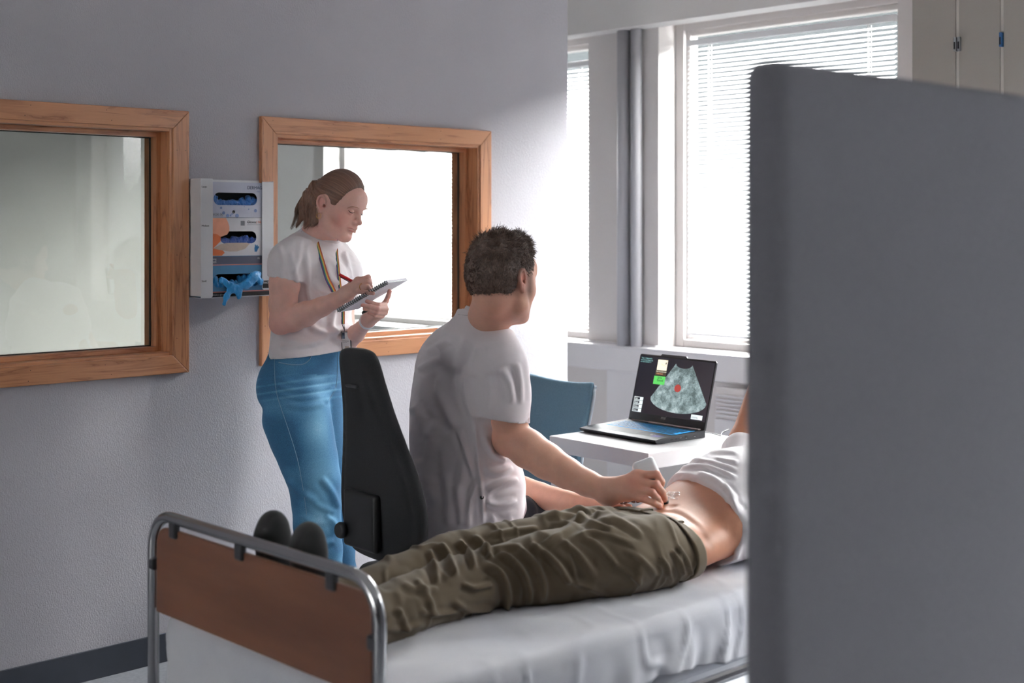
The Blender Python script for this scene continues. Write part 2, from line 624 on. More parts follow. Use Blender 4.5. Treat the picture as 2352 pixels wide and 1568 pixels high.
M['ceiling'] = speck('ceiling_white', srgb(235, 233, 230), 0.8, 0.02, 3)
M['locker'] = speck('warm_grey_laminate', srgb(150, 144, 138), 0.5, 0.02, 3)
M['locker_edge'] = speck('light_laminate_edge', srgb(205, 200, 194), 0.4, 0.02, 3)
fl = Mat('grey_blue_vinyl_floor', srgb(150, 152, 158), 0.4)
fl.color(fl.ramp(fl.noise(fl.coord('Object'), 60, 5, 0.8), [(0.35, srgb(138, 141, 148)), (0.7, srgb(164, 167, 173))]))
M['floor'] = fl.m
M['base_vinyl'] = speck('dark_blue_vinyl_skirting', srgb(58, 62, 72), 0.4, 0.05, 20)

def wood(name, axis, light=srgb(196, 138, 98), dark=srgb(142, 88, 58)):
    """Varnished pine/oak board with grain running along axis (0 x, 1 y, 2 z)."""
    m = Mat(name, light, 0.38)
    sc = [26, 26, 26]; sc[axis] = 1.6
    v = m.coord('Object', tuple(sc))
    warp = m.noise(m.coord('Object', tuple(6 if i != axis else 2.2 for i in range(3))), 1.0, 2)
    wv = m.new('ShaderNodeTexNoise'); wv.inputs['Scale'].default_value = 1.0; wv.inputs['Detail'].default_value = 5
    wv.inputs['Distortion'].default_value = 1.6
    m.link(v, wv.inputs['Vector'])
    rings = m.math('FRACT', m.math('ADD', m.math('MULTIPLY', wv.outputs['Fac'], 3.2), m.math('MULTIPLY', warp, 2.4)))
    sc2 = [420, 420, 420]; sc2[axis] = 9
    fine = m.noise(m.coord('Object', tuple(sc2)), 1.0, 2)
    c1 = m.ramp(rings, [(0.0, dark), (0.16, light), (0.72, light), (1.0, tuple(0.5 * (a + b) for a, b in zip(light, dark)))])
    c2 = m.mix(m.math('MULTIPLY', fine, 0.45), c1, dark)
    m.color(c2)
    m.bump(fine, 0.12, 0.0006)
    return m.m
M['wood_y'] = wood('varnished_oak_along', 1)
M['wood_z'] = wood('varnished_oak_upright', 2)
M['wood_end'] = speck('wood_plug', srgb(70, 42, 28), 0.5)
g = Mat('clear_window_glass', (1, 1, 1, 1), 0.0)
g.n.remove(g.b)
tr = g.new('ShaderNodeBsdfTransparent'); tr.inputs[0].default_value = (0.93, 0.95, 0.94, 1)
gl = g.new('ShaderNodeBsdfGlossy'); gl.inputs['Roughness'].default_value = 0.0
fr = g.new('ShaderNodeFresnel'); fr.inputs['IOR'].default_value = 1.75
mx = g.new('ShaderNodeMixShader')
geo = g.new('ShaderNodeNewGeometry'); g.link(g.math('MULTIPLY', fr.outputs[0], g.math('SUBTRACT', 1.0, geo.outputs['Backfacing'])), mx.inputs[0]); g.link(tr.outputs[0], mx.inputs[1]); g.link(gl.outputs[0], mx.inputs[2])
g.link(mx.outputs[0], g.n['Material Output'].inputs[0])
M['glass'] = g.m
M['slat'] = speck('white_enamel_slat', srgb(236, 238, 240), 0.3, 0.01, 3)
M['cord'] = speck('white_cord', srgb(240, 240, 238), 0.7, 0.02)
M['gasket'] = speck('dark_rubber_gasket', srgb(42, 46, 46), 0.6)
M['alu'] = speck('brushed_aluminium', srgb(150, 152, 156), 0.35, 0.05, 30, metal=0.9) if False else Mat('brushed_aluminium', srgb(170, 172, 176), 0.32, 0.9).m
M['grey_pipe'] = speck('grey_painted_pipe', srgb(182, 181, 186), 0.45, 0.02)
M['building'] = speck('dark_facade_cladding', (0.0032, 0.0040, 0.0044, 1), 0.9, 0.15, 2)
M['building'].node_tree.nodes['Principled BSDF'].inputs['Specular IOR Level'].default_value = 0.1
M['pvc_white'] = speck('white_powder_coat', srgb(226, 227, 231), 0.38, 0.02, 4)
M['chrome'] = Mat('chromed_steel', srgb(190, 190, 192), 0.2, 1.0).m
M['black_plastic'] = speck('black_plastic', srgb(26, 27, 30), 0.42, 0.08, 30)
M['dark_grey_plastic'] = speck('dark_grey_plastic', srgb(48, 49, 54), 0.45, 0.08, 40)
M['steel'] = Mat('dull_steel', srgb(140, 142, 146), 0.35, 1.0).m
M['ink'] = Mat('black_ink', srgb(24, 24, 28), 0.6).m
go = Mat('outer_glass', (1, 1, 1, 1), 0.0)
go.n.remove(go.b)
tr = go.new('ShaderNodeBsdfTransparent'); tr.inputs[0].default_value = (0.94, 0.96, 0.95, 1)
gl = go.new('ShaderNodeBsdfGlossy'); gl.inputs['Roughness'].default_value = 0.0
fr_ = go.new('ShaderNodeFresnel'); fr_.inputs['IOR'].default_value = 1.5
mx = go.new('ShaderNodeMixShader')
geo = go.new('ShaderNodeNewGeometry'); go.link(go.math('MULTIPLY', fr_.outputs[0], go.math('SUBTRACT', 1.0, geo.outputs['Backfacing'])), mx.inputs[0]); go.link(tr.outputs[0], mx.inputs[1]); go.link(gl.outputs[0], mx.inputs[2])
go.link(mx.outputs[0], go.n['Material Output'].inputs[0])
M['glass_out'] = go.m
# ------------------------------------------------------------------ the room
XL = -4.0                     # face of the left partition
ZC = 2.78                     # ceiling
XR, YB = 1.7, -4.6            # walls out of view on the right and behind the camera
XA = -7.4                     # far wall of the neighbouring room behind the partition

def st(name, mb, mat, **kw):
    return tag(mb.build(name, mat, **kw), kind='structure')

st('floor', MB().box((XA - .1, YB - .1, -0.1), (XR + .1, YG + .15, 0)), M['floor'])
st('ceiling', MB().box((XA - .1, YB - .1, ZC), (XR + .1, YG + .15, ZC + .1)), M['ceiling'])
VX0, VX1 = -3.9, -1.7                             # unseen roller-blind window added for fill light in the wall behind the camera
WY0, WY1, WZ0, WZ1 = 1.1, 3.3, .85, 1.60         # added low fill-light window, roller blind, in the right wall, hidden by the screen
st('wall_right', MB().box((XR, YB, 0), (XR + .1, WY0, ZC)).box((XR, WY1, 0), (XR + .1, YG + .15, ZC)).box((XR, WY0, 0), (XR + .1, WY1, WZ0)).box((XR, WY0, WZ1), (XR + .1, WY1, ZC)), M['back_wall'])
rbm = Mat('translucent_fill_blind', srgb(235, 235, 235), .9)
tl = rbm.new('ShaderNodeBsdfTranslucent'); tl.inputs[0].default_value = (.52, .52, .52, 1)
ms = rbm.new('ShaderNodeMixShader'); ms.inputs[0].default_value = .5
rbm.link(rbm.b.outputs[0], ms.inputs[1]); rbm.link(tl.outputs[0], ms.inputs[2]); rbm.link(ms.outputs[0], rbm.n['Material Output'].inputs[0])
w7 = thing('window_7', (XR, 2.2, WZ0), kind='structure')  # unseen window, added to bring soft fill light from the right
for y_ in (WY0, 2.17, WY1 - .06): MB().box((XR + .03, y_, WZ0), (XR + .08, y_ + .06, WZ1)).build('frame_stile', M['grey_trim'], w7)
for z_ in (WZ0, WZ1 - .05): MB().box((XR + .03, WY0, z_), (XR + .08, WY1, z_ + .05)).build('frame_rail', M['grey_trim'], w7)
MB().box((XR + .05, WY0, WZ0), (XR + .054, WY1, WZ1)).build('pane', M['glass_out'], w7)
rb2 = Mat('dense_fill_blind', srgb(220, 220, 220), .9)
tl = rb2.new('ShaderNodeBsdfTranslucent'); tl.inputs[0].default_value = (.22, .22, .22, 1)
ms = rb2.new('ShaderNodeMixShader'); ms.inputs[0].default_value = .5
rb2.link(rb2.b.outputs[0], ms.inputs[1]); rb2.link(tl.outputs[0], ms.inputs[2]); rb2.link(ms.outputs[0], rb2.n['Material Output'].inputs[0])
MB().quad((XR + .015, WY0, WZ0), (XR + .015, WY1, WZ0), (XR + .015, WY1, WZ1), (XR + .015, WY0, WZ1)).build('fill_blind_cloth', rb2.m, w7)
w8 = thing('window_6', (-2.8, YB, .95), kind='structure')  # unseen window, added to fill surfaces facing the camera
for x_ in (VX0, -2.83, VX1 - .06): MB().box((x_, YB - .08, .95), (x_ + .06, YB - .03, 2.40)).build('frame_stile', M['grey_trim'], w8)
for z_ in (.95, 2.35): MB().box((VX0, YB - .08, z_), (VX1, YB - .03, z_ + .05)).build('frame_rail', M['grey_trim'], w8)
MB().box((VX0, YB - .054, .95), (VX1, YB - .05, 2.40)).build('pane', M['glass_out'], w8)
MB().quad((VX0, YB - .015, .95), (VX1, YB - .015, .95), (VX1, YB - .015, 2.40), (VX0, YB - .015, 2.40)).build('fill_blind_cloth', rbm.m, w8)

st('wall_back', MB().box((XA, YB - .1, 0), (VX0, YB, ZC)).box((VX1, YB - .1, 0), (XR, YB, ZC)).box((VX0, YB - .1, 0), (VX1, YB, .95)).box((VX0, YB - .1, 2.40), (VX1, YB, ZC)), M['back_wall'])
st('wall_neighbour', MB().box((XA - .1, YB, 0), (XA, YG + .15, ZC)), M['neighbour_wall'])

# partition on the left with the two interior windows cut out of it
WIN = [(0.95, 2.313), (2.594, 3.675)]            # outer casing extents along y
ZT, ZB = CAMZ + 0.378, CAMZ - 0.486              # outer casing top and bottom
CW = 0.060                                       # casing width
T = 0.14                                         # partition thickness
mb = MB()
ys = [YB]
for a, b in WIN: ys += [a + CW - .004, b - CW + .004]
ys.append(4.13)
for i in range(0, len(ys), 2):
    mb.box((XL - T, ys[i], 0), (XL, ys[i + 1], ZC))
for a, b in WIN:
    mb.box((XL - T, a + CW - .004, 0), (XL, b - CW + .004, ZB + CW - .004))
    mb.box((XL - T, a + CW - .004, ZT - CW + .004), (XL, b - CW + .004, ZC))
st('wall_left', mb, M['wallpaper'])
st('baseboard_left', MB().box((XL, YB, 0), (XL + .006, 4.13, .095), .002), M['base_vinyl'])

def interior_window(n, y0, y1, zt, zb):
    w = thing('window_%d' % n, (XL, (y0 + y1) / 2, zb), kind='structure')
    f0, f1 = XL, XL + .019
    def board(name, pts, mat, x0=f0, x1=f1):
        MB().prism([(x0, p[0], p[1]) for p in pts], (x1 - x0, 0, 0)).build(name, mat, w, bevel=.0025)
    i0, i1, it, ib = y0 + CW, y1 - CW, zt - CW, zb + CW
    board('casing_board', [(y0, zt), (y1, zt), (i1, it), (i0, it)], M['wood_y'])
    board('casing_board', [(y0, zb), (i0, ib), (i1, ib), (y1, zb)], M['wood_y'])
    board('casing_board', [(y0, zb), (y0, zt), (i0, it), (i0, ib)], M['wood_z'])
    board('casing_board', [(y1, zb), (i1, ib), (i1, it), (y1, zt)], M['wood_z'])
    # lining of the opening, then the glazing beads on both sides of the pane
    L0, L1 = XL - T - .006, XL + .013
    g = .010
    MB().box((L0, i0 - .001, ib), (L1, i0 + g, it), .001).build('lining_board', M['wood_z'], w)
    MB().box((L0, i1 - g, ib), (L1, i1 + .001, it), .001).build('lining_board', M['wood_z'], w)
    MB().box((L0, i0 + g, it - g), (L1, i1 - g, it + .001), .001).build('lining_board', M['wood_y'], w)
    MB().box((L0, i0 + g, ib - .001), (L1, i1 - g, ib + g), .001).build('lining_board', M['wood_y'], w)
    xg = XL - .085
    b = .016
    for xa, xb in ((xg + .004, xg + .040), (xg - .040, xg - .004)):
        MB().box((xa, i0 + g, ib + g), (xb, i0 + g + b, it - g), .001).build('glazing_bead', M['wood_z'], w)
        MB().box((xa, i1 - g - b, ib + g), (xb, i1 - g, it - g), .001).build('glazing_bead', M['wood_z'], w)
        MB().box((xa, i0 + g + b, it - g - b), (xb, i1 - g - b, it - g), .001).build('glazing_bead', M['wood_y'], w)
        MB().box((xa, i0 + g + b, ib + g), (xb, i1 - g - b, ib + g + b), .001).build('glazing_bead', M['wood_y'], w)
    mb = MB()
    e = .003
    for q in ((i0 + g + b, i0 + g + b + e, ib + g + b, it - g - b), (i1 - g - b - e, i1 - g - b, ib + g + b, it - g - b),
              (i0 + g + b, i1 - g - b, ib + g + b, ib + g + b + e), (i0 + g + b, i1 - g - b, it - g - b - e, it - g - b)):
        mb.box((xg - .0035, q[0], q[2]), (xg + .0045, q[1], q[3]))
    mb.build('gasket', M['gasket'], w)
    MB().box((xg - .002, i0 + g, ib + g), (xg + .002, i1 - g, it - g)).build('pane', M['glass'], w)
    # wooden plugs over the screws in the casing
    rr = random.Random(n)
    mb = MB()
    k = 0
    yy = y0 + .035
    while yy < y1 - .03:
        for z in (zt - .013, zt - .045, zb + .014, zb + .046):
            mb.lathe((f1 - .0005, yy + rr.uniform(-.012, .012), z), [(.0014, 0), (.0014, .0011)], 8, (1, 0, 0))
        yy += .26
    for z in (zb + .12, zb + .40, zt - .12):
        for y in (y0 + .014, y0 + .046, y1 - .014, y1 - .046):
            mb.lathe((f1 - .0005, y, z + rr.uniform(-.02, .02)), [(.0014, 0), (.0014, .0011)], 8, (1, 0, 0))
    mb.build('screw_plug', M['wood_end'], w)
    return w
interior_window(1, *WIN[0], ZT, ZB)
interior_window(2, *WIN[1], ZT, ZB)

# window wall: solid strips around recessed openings
ZS, ZH = 0.868, 2.375
OPEN = [(-6.62, -4.46), (-4.02, -2.80), (-1.78, 1.45)]
mb = MB()
mb.box((XA, YW, 0), (XR, YG + .12, ZS))
mb.box((XA, YW, ZH), (XR, YG + .12, ZC))
xs = [XA] + [q for o in OPEN for q in o] + [XR]
for i in range(0, len(xs), 2):
    mb.box((xs[i], YW, ZS), (xs[i + 1], YG + .12, ZH))
st('wall_far', mb, M['grey_trim'])
# dropped duct box over the windows
st('trim_1', MB().box((XA, YW - .11, 2.335), (-2.52, YW, ZC)), M['white_wall'])
# boxed sill running along the whole window wall
st('trim_2', MB().box((XA, YW - .055, .752), (-2.52, YW, .864), .004), M['white_trim'])
st('trim_3', MB().box((XA, YW - .018, .868), (-4.02, YW, .880), .003).box((XA, YW - .064, .864), (-2.52, YW + .1, .871), .002), M['white_trim'])

def outer_window(n, x0, x1, slat_tilt=True, casing=.05, mull=False, cords=(0.09, 0.78)):
    w = thing('window_%d' % n, ((x0 + x1) / 2, YG, ZS), kind='structure')
    z0, z1 = ZS + .003, ZH
    f = .050
    def fr(name, a, b, mat=M['grey_trim']): MB().box(a, b, .004).build(name, mat, w)
    # outer frame
    fr('frame_stile', (x0, YG - .03, z0), (x0 + f, YG + .05, z1))
    fr('frame_stile', (x1 - f, YG - .03, z0), (x1, YG + .05, z1))
    fr('frame_rail', (x0 + f, YG - .03, z1 - f), (x1 - f, YG + .05, z1))
    fr('frame_rail', (x0 + f, YG - .03, z0), (x1 - f, YG + .05, z0 + .035))
    # sash
    a0, a1, b0, b1 = x0 + f, x1 - f, z0 + .035, z1 - f
    s = .024
    fr('sash_stile', (a0, YG - .012, b0), (a0 + s, YG + .04, b1))
    fr('sash_stile', (a1 - s, YG - .012, b0), (a1, YG + .04, b1))
    fr('sash_rail', (a0 + s, YG - .012, b1 - s), (a1 - s, YG + .04, b1))
    fr('sash_rail', (a0 + s, YG - .012, b0), (a1 - s, YG + .04, b0 + .018))
    MB().box((a0 + s, YG + .020, b0 + .018), (a1 - s, YG + .024, b1 - s)).build('pane', M['glass_out'], w)
    return (a0 + s, a1 - s, b0 + .018, b1 - s)


def venetian(label, x0, x1, z0, z1, group='venetian blinds in the outer windows', tilt_top=27, tilt_low=40, cords=(0.10, 0.90), drop=None):
    y = YG - .033
    b = thing('venetian_blind', ((x0 + x1) / 2, y, z0), label, 'window blind', group)
    MB().box((x0 + .002, y - .013, z1 - .030), (x1 - .002, y + .013, z1 - .003), .002).build('head_rail', M['slat'], b)
    MB().box((x0 + .004, y - .012, z0 + .004), (x1 - .004, y + .012, z0 + .017), .003).build('bottom_rail', M['slat'], b)
    ztop, zlow = z1 - .052, z0 + .030
    n = int((ztop - zlow) / .0203) + 1
    mb = MB()
    hw = .0125
    for i in range(n):
        z = ztop - (ztop - zlow) * i / (n - 1)
        f = i / (n - 1)
        t = math.radians(tilt_low + (tilt_top - tilt_low) * max(0, 1 - f / .55) ** 1.2)
        c, s = math.cos(t), math.sin(t)
        # slightly crowned slat, room side lower
        prof = []
        for q in (-1, -.33, .33, 1):
            u_ = q * hw; cr = .0011 * (1 - q * q)
            prof.append((u_ * c - cr * s, u_ * s + cr * c))
        th = .0004
        up = [(x0 + .004, y + p[0], z + p[1] + th) for p in prof]
        dn = [(x0 + .004, y + p[0], z + p[1] - th) for p in prof][::-1]
        mb.prism(up + dn, (x1 - x0 - .008, 0, 0))
    mb.build('slats', M['slat'], b)
    for cx in cords:
        X = x0 + (x1 - x0) * cx
        for dy in (-.0135, .0135):
            MB().tube([(X, y + dy, z1 - .03), (X, y + dy, z0 + .012)], .0009, 6).build('ladder_cord', M['cord'], b)
        MB().tube([(X + .006, y - .0145, z1 - .03), (X + .006, y - .0145, z0 + .012)], .0016, 6).build('ladder_tape', M['cord'], b)
    return b

BL = {}
e = outer_window(3, *OPEN[0]); venetian('white venetian blind seen in the narrow gap past the end of the partition wall', e[0], e[1], e[2], e[3] - .055, tilt_top=34, tilt_low=44, cords=(.10, .5, .955))
e = outer_window(4, *OPEN[1]); venetian('wide white venetian blind in the window behind the laptop table', e[0], e[1], e[2], e[3] - .02, cords=(.12, .885))
e = outer_window(5, *OPEN[2]); venetian('white venetian blind in the window hidden past the lockers', e[0], e[1], e[2], e[3] - .02, tilt_top=52, tilt_low=56, cords=(.1, .5, .9))

# grey pipes between the two windows, and the pale post next to them
mk = lambda x, r, n, lab: tag(MB().tube([(x, YW - r - .004, .8715), (x, YW - r - .004, 2.334)], r, 20).build(n, M['grey_pipe']), lab, 'pipe', 'grey vertical heating pipes between the windows')
mk(-4.205, .030, 'heating_pipe', 'left one of two thick grey vertical pipes between the two windows')
mk(-4.128, .027, 'heating_pipe', 'right one of two thick grey vertical pipes, next to the wide window frame')

# what stands outside, seen only as dark strips between the slats
mb = MB().box((-26, 11.5, -3), (10, 12.5, 4.0)).box((-26, 11.2, 4.0), (10, 12.6, 4.2))
for i in range(17):
    mb.box((-25 + i * 2.0, 11.42, 1.0), (-23.9 + i * 2.0, 11.5, 2.6))
tag(mb.build('building', M['building']), 'dark building across the yard, glimpsed only between the slats of the venetian blinds', 'building')
tag(MB().box((-26, YG + .13, -3.1), (10, 12.6, -3.0)).build('ground', M['building']), kind='structure')
# ------------------------------------------------------------------ furniture materials
fs = Mat('grey_melange_screen_fabric', srgb(112, 112, 118), 0.95)
fs.color(fs.ramp(fs.noise(fs.coord('Object', (900, 900, 500)), 1.0, 3, 0.7), [(0.3, srgb(88, 88, 95)), (0.7, srgb(122, 122, 128))]))
fs.bump(fs.noise(fs.coord('Object', (1100, 1100, 1100)), 1.0, 2), 0.35, 0.0012)
M['screen_fabric'] = fs.m
bs = Mat('brown_laminate_board', srgb(116, 74, 50), 0.42)
bs.color(bs.ramp(bs.noise(bs.coord('Object', (2, 30, 12)), 1.0, 4), [(0.3, srgb(84, 52, 38)), (0.7, srgb(112, 73, 53))]))
M['brown_board'] = bs.m
sh = Mat('white_cotton_sheet', srgb(218, 219, 226), 0.9)
sh.color(sh.ramp(sh.noise(sh.coord('Object', (5, 5, 5)), 1.0, 3), [(0.3, srgb(210, 211, 220)), (0.7, srgb(226, 226, 231))]))
sh.bump(sh.noise(sh.coord('Object', (900, 900, 900)), 1.0, 2), 0.12, 0.0008)
M['sheet'] = sh.m
bf = Mat('black_upholstery', srgb(30, 30, 34), 0.92)
bf.color(bf.ramp(bf.noise(bf.coord('Object', (700, 700, 700)), 1.0, 2), [(0.3, srgb(24, 24, 28)), (0.7, srgb(42, 42, 46))]))
bf.bump(bf.noise(bf.coord('Object', (900, 900, 900)), 1.0, 2), 0.3, 0.001)
M['black_fabric'] = bf.m
tf = Mat('teal_blue_upholstery', srgb(80, 114, 134), 0.9)
tf.color(tf.ramp(tf.noise(tf.coord('Object', (600, 600, 600)), 1.0, 2), [(0.3, srgb(88, 118, 136)), (0.7, srgb(112, 142, 160))]))
tf.bump(tf.noise(tf.coord('Object', (800, 800, 800)), 1.0, 2), 0.25, 0.001)
M['teal_fabric'] = tf.m
M['shell_white'] = speck('pale_plastic_shell', srgb(214, 224, 234), 0.35, 0.02)
M['table_white'] = speck('white_laminate_table', srgb(225, 224, 226), 0.28, 0.02, 4)

# ------------------------------------------------------------------ padded folding screen in the foreground
XS0, XS1, YS0, YS1, ZTOP = -0.9385, -0.8825, 1.249, 3.46, 1.617
s = thing('folding_screen', ((XS0 + XS1) / 2, (YS0 + YS1) / 2, 0), 'tall grey fabric covered privacy screen filling the right foreground', 'screen')
def pad(y0, y1):
    # padded panel: rounded box swept so that its upper corners are well rounded
    f = Field()
    f.rbox(((XS0 + XS1) / 2, (y0 + y1) / 2, (ZTOP + .22) / 2), ((XS1 - XS0) / 2, (y1 - y0) / 2, (ZTOP - .22) / 2), .021)
    return f.mesh(.010, 2)
V, Fq = pad(YS0, 2.36)
mesh_np('panel', V, Fq, M['screen_fabric'], s)
V, Fq = pad(2.362, YS1)
mesh_np('panel', V, Fq, M['screen_fabric'], s)
for y in (1.55, 2.30, 2.42, 3.2):
    MB().box((-.925, y - .02, .05), (-.895, y + .02, .23)).box((-1.14, y - .02, .03), (-.68, y + .02, .055), .006).build('foot', M['alu'], s)
    for x in (-1.12, -.70):
        MB().lathe((x, y, 0), [(.008, 0), (.012, .01), (.012, .032)], 12).build('foot_pad', M['black_plastic'], s)

# ------------------------------------------------------------------ hospital bed
BX0, BX1, BY0, BZ = -2.665, -1.880, 1.478, 0.585
BY1 = 3.68
bed = thing('hospital_bed', ((BX0 + BX1) / 2, BY0, 0), 'hospital bed with a chrome tube footboard and brown panel, white sheet over its mattress', 'bed')
R = .0125
rc = .075
def arc(cx, cz, a0, a1, r, y, n=7):
    return [(cx + r * math.cos(math.radians(a0 + (a1 - a0) * i / n)), y, cz + r * math.sin(math.radians(a0 + (a1 - a0) * i / n))) for i in range(n + 1)]
ztop = .800
fx0, fx1 = -2.697, -1.893
pts = [(fx0, BY0, .10)] + arc(fx0 + rc, ztop - rc, 180, 90, rc, BY0) + arc(fx1 - rc, ztop - rc, 90, 0, rc, BY0) + [(fx1, BY0, .10)]
MB().tube(pts, R, 16).build('end_frame', M['chrome'], bed)
pp = [(fx0 + .019, BY0 - .004, .587)] + arc(fx0 + .062, ztop - .066, 180, 90, .042, BY0 - .004) + arc(fx1 - .062, ztop - .066, 90, 0, .042, BY0 - .004) + [(fx1 - .019, BY0 - .004, .587)]
MB().prism(pp, (0, .010, 0)).build('end_panel', M['brown_board'], bed, bevel=.002)
for (cx, cz, a) in ((-2.600, .783, 0), (-2.34, .783, 0), (-2.03, .783, 0), (-2.690, .690, 90), (-1.905, .690, 90)):
    m = Matrix.Translation((cx, BY0 - .008, cz)) @ Matrix.Rotation(math.radians(a), 4, 'Y')
    MB(m).box((-.014, -.004, -.024 if a == 0 else -.014), (.014, .012, .012), .006, 3).build('panel_clip', M['dark_grey_plastic'], bed)
for x in (fx0, fx1):
    mb = MB().tube([(x, BY0, .145), (x, BY0, .09)], .010, 10)
    mb.build('caster_stem', M['steel'], bed)
    MB().lathe((x - .012, BY0 + .01, .052), [(.03, 0), (.05, .003), (.052, .012), (.05, .021), (.03, .024)], 24, (1, 0, 0)).build('caster', M['black_plastic'], bed)
# head end
pts = [(fx0, BY1, .10)] + arc(fx0 + rc, 1.0 - rc, 180, 90, rc, BY1) + arc(fx1 - rc, 1.0 - rc, 90, 0, rc, BY1) + [(fx1, BY1, .10)]
MB().tube(pts, R, 16).build('head_frame', M['chrome'], bed)
for x in (fx0, fx1):
    MB().lathe((x - .012, BY1 + .01, .052), [(.03, 0), (.05, .003), (.052, .012), (.05, .021), (.03, .024)], 24, (1, 0, 0)).build('caster', M['black_plastic'], bed)
for x in (-1.835,):
    MB().tube([(x, BY0 + .45, .437), (x, BY1 - .1, .437)], .0125, 12).build('side_rail', M['chrome'], bed)
for x in (-2.60, -1.99):
    MB().box((x - .02, BY0 + .01, .36), (x + .02, BY1 - .01, .41), .004).build('side_beam', M['pvc_white'], bed)
for y_ in (BY0 + .3, 2.3, 2.9): MB().box((-2.66, y_, .395), (-1.82, y_ + .03, .415)).build('cross_beam', M['pvc_white'], bed)
f = Field().rbox(((BX0 + BX1) / 2, (BY0 + .028 + BY1 - .02) / 2, BZ - .085), ((BX1 - BX0) / 2 - .012, (BY1 - BY0 - .048) / 2, .082), .035)
V, Fq = f.mesh(.016, 1)
mesh_np('mattress', V, Fq, M['sheet'], bed)

def bed_sheet():
    """Sheet over the mattress: a cloth grid with gathers where it hangs over the near side and the foot."""
    nx, ny = 190, 260
    x0, x1 = BX0 - .015, BX1 + .006
    L = (x1 - x0)
    drop_n, drop_f = .120, .10
    V = np.zeros((nx * ny, 3)); k = 0
    S = np.linspace(-drop_f, L + drop_n, nx)
    Tt = np.linspace(-.16, BY1 - BY0 - .03, ny)
    Sg, Tg = np.meshgrid(S, Tt, indexing='ij')
    Sg = Sg.ravel(); Tg = Tg.ravel()
    r = .030
    def bend(s, lo, hi):
        """arc-length coordinate -> (horizontal, drop) round the edges lo/hi"""
        h = np.clip(s, lo + r, hi - r); d = np.zeros_like(s)
        a = np.clip((s - (hi - r)) / r, 0, math.pi / 2); h = h + np.where(s > hi - r, r * np.sin(a), 0); d = np.where(s > hi - r, r * (1 - np.cos(a)), d)
        ex = np.maximum(s - (hi - r) - r * math.pi / 2, 0); d = d + ex
        a = np.clip(((lo + r) - s) / r, 0, math.pi / 2); h = h - np.where(s < lo + r, r * np.sin(a), 0); d = np.where(s < lo + r, r * (1 - np.cos(a)), d)
        ex2 = np.maximum((lo + r) - s - r * math.pi / 2, 0); d = d + ex2
        return h, d, ex, ex2
    h, d, exn, exf = bend(Sg, 0, L)
    g, dg, e1, e2 = bend(Tg, .022, BY1 - BY0 + .5)
    X = x0 + h; Y = BY0 + g; Z = BZ + .004 - d - dg
    hang = np.clip(exn / .10, 0, 1); hf = np.clip(e2 / .10, 0, 1)
    ph = Tg * 34 + 1.6 * np.sin(Tg * 7.3) + .8 * np.sin(Sg * 20)
    X = X + hang * (.006 * np.sin(ph) + .003 * np.sin(ph * 2.3 + 1)) + .006 * hang
    Z = Z + hang * .012 * np.sin(Tg * 9 + 1.2)
    ph2 = Sg * 40 + 1.3 * np.sin(Sg * 9)
    Y = Y - hf * (.004 * np.sin(ph2)) 
    Q = np.stack([X * 9, Y * 5, Z * 9], 1)
    n1 = vnoise(Q); n2 = vnoise(np.stack([X * 14 + n1, Y * 12, Z * 20], 1)); 
    rid = 1 - np.abs(vnoise(np.stack([X * 7 + 3, Y * 13 + X * 6 + n1 * .8, Z * 7], 1)))
    top = 1 - np.clip(d / .03, 0, 1)
    Z = Z + top * (.004 * n1 + .0025 * n2 + .005 * np.clip(rid - .55, 0, 1) ** 1.5)
    X = X + (1 - top) * (.003 * n2 + .006 * np.clip(rid - .75, 0, 1) / .25)
    # the sheet sinks under the lying person
    cx = np.interp(Y, [1.5, 1.9, 2.4, 2.7, 3.5], [-2.25, -2.23, -2.17, -2.17, -2.19])
    Z = Z - top * .012 * np.exp(-((X - cx) / .17) ** 2)
    V = np.stack([X, Y, Z], 1)
    i = np.arange(nx * ny).reshape(nx, ny)
    Fq = np.stack([i[:-1, :-1], i[1:, :-1], i[1:, 1:], i[:-1, 1:]], -1).reshape(-1, 4)
    o = mesh_np('bed_sheet', V, Fq, M['sheet'], None)
    m = o.modifiers.new('thickness', 'SOLIDIFY'); m.thickness = .0012; m.offset = 1
    tag(o, 'creased white cotton sheet spread over the hospital bed under the lying person', 'bed sheet')
bed_sheet()

# ------------------------------------------------------------------ glove box dispenser on the wall
zt, zb = CAMZ + .1545, CAMZ - .2395
dy0, dy1 = 2.318, 2.600
xf = XL + .083
d = thing('glove_dispenser', (XL, (dy0 + dy1) / 2, zb), 'white metal wall rack holding three boxes of gloves between the two wood framed windows', 'glove dispenser')
m = MB()
t = .0015
m.box((XL + .0005, dy0, zb + .006), (XL + .004, dy1, zt))
m.box((XL, dy0, zb + .006), (xf, dy0 + t, zt)).box((XL, dy1 - t, zb + .012), (xf, dy1, zt - .004))
fl0 = dy0 + .045; fl1 = dy1 - .046
m.box((XL + .002, dy0, zb), (xf, dy1, zb + t))
m.build('rack_body', M['pvc_white'], d)
def flange(y0, y1, za, zb_, side):
    r_ = .010
    pts = [(xf - t, y0, zb_), (xf - t, y1, zb_)] if side > 0 else [(xf - t, y0, zb_), (xf - t, y1, zb_)]
    c = (y1 - r_, za + r_) if side > 0 else (y0 + r_, za + r_)
    cor = [(xf - t, c[0] + side * r_ * math.sin(a), c[1] - r_ * math.cos(a)) for a in np.linspace(math.pi / 2, 0, 6)]
    if side > 0: pts = [(xf - t, y0, zb_), (xf - t, y1, zb_)] + cor + [(xf - t, y0, za)]
    else: pts = [(xf - t, y1, zb_), (xf - t, y0, zb_)] + cor + [(xf - t, y1, za)]
    MB().prism(pts, (t, 0, 0)).build('front_flange', M['pvc_white'], d, bevel=.0006)
flange(dy0, fl0, zb, zt, 1)
flange(fl1, dy1, zb + .02, zt - .006, -1)
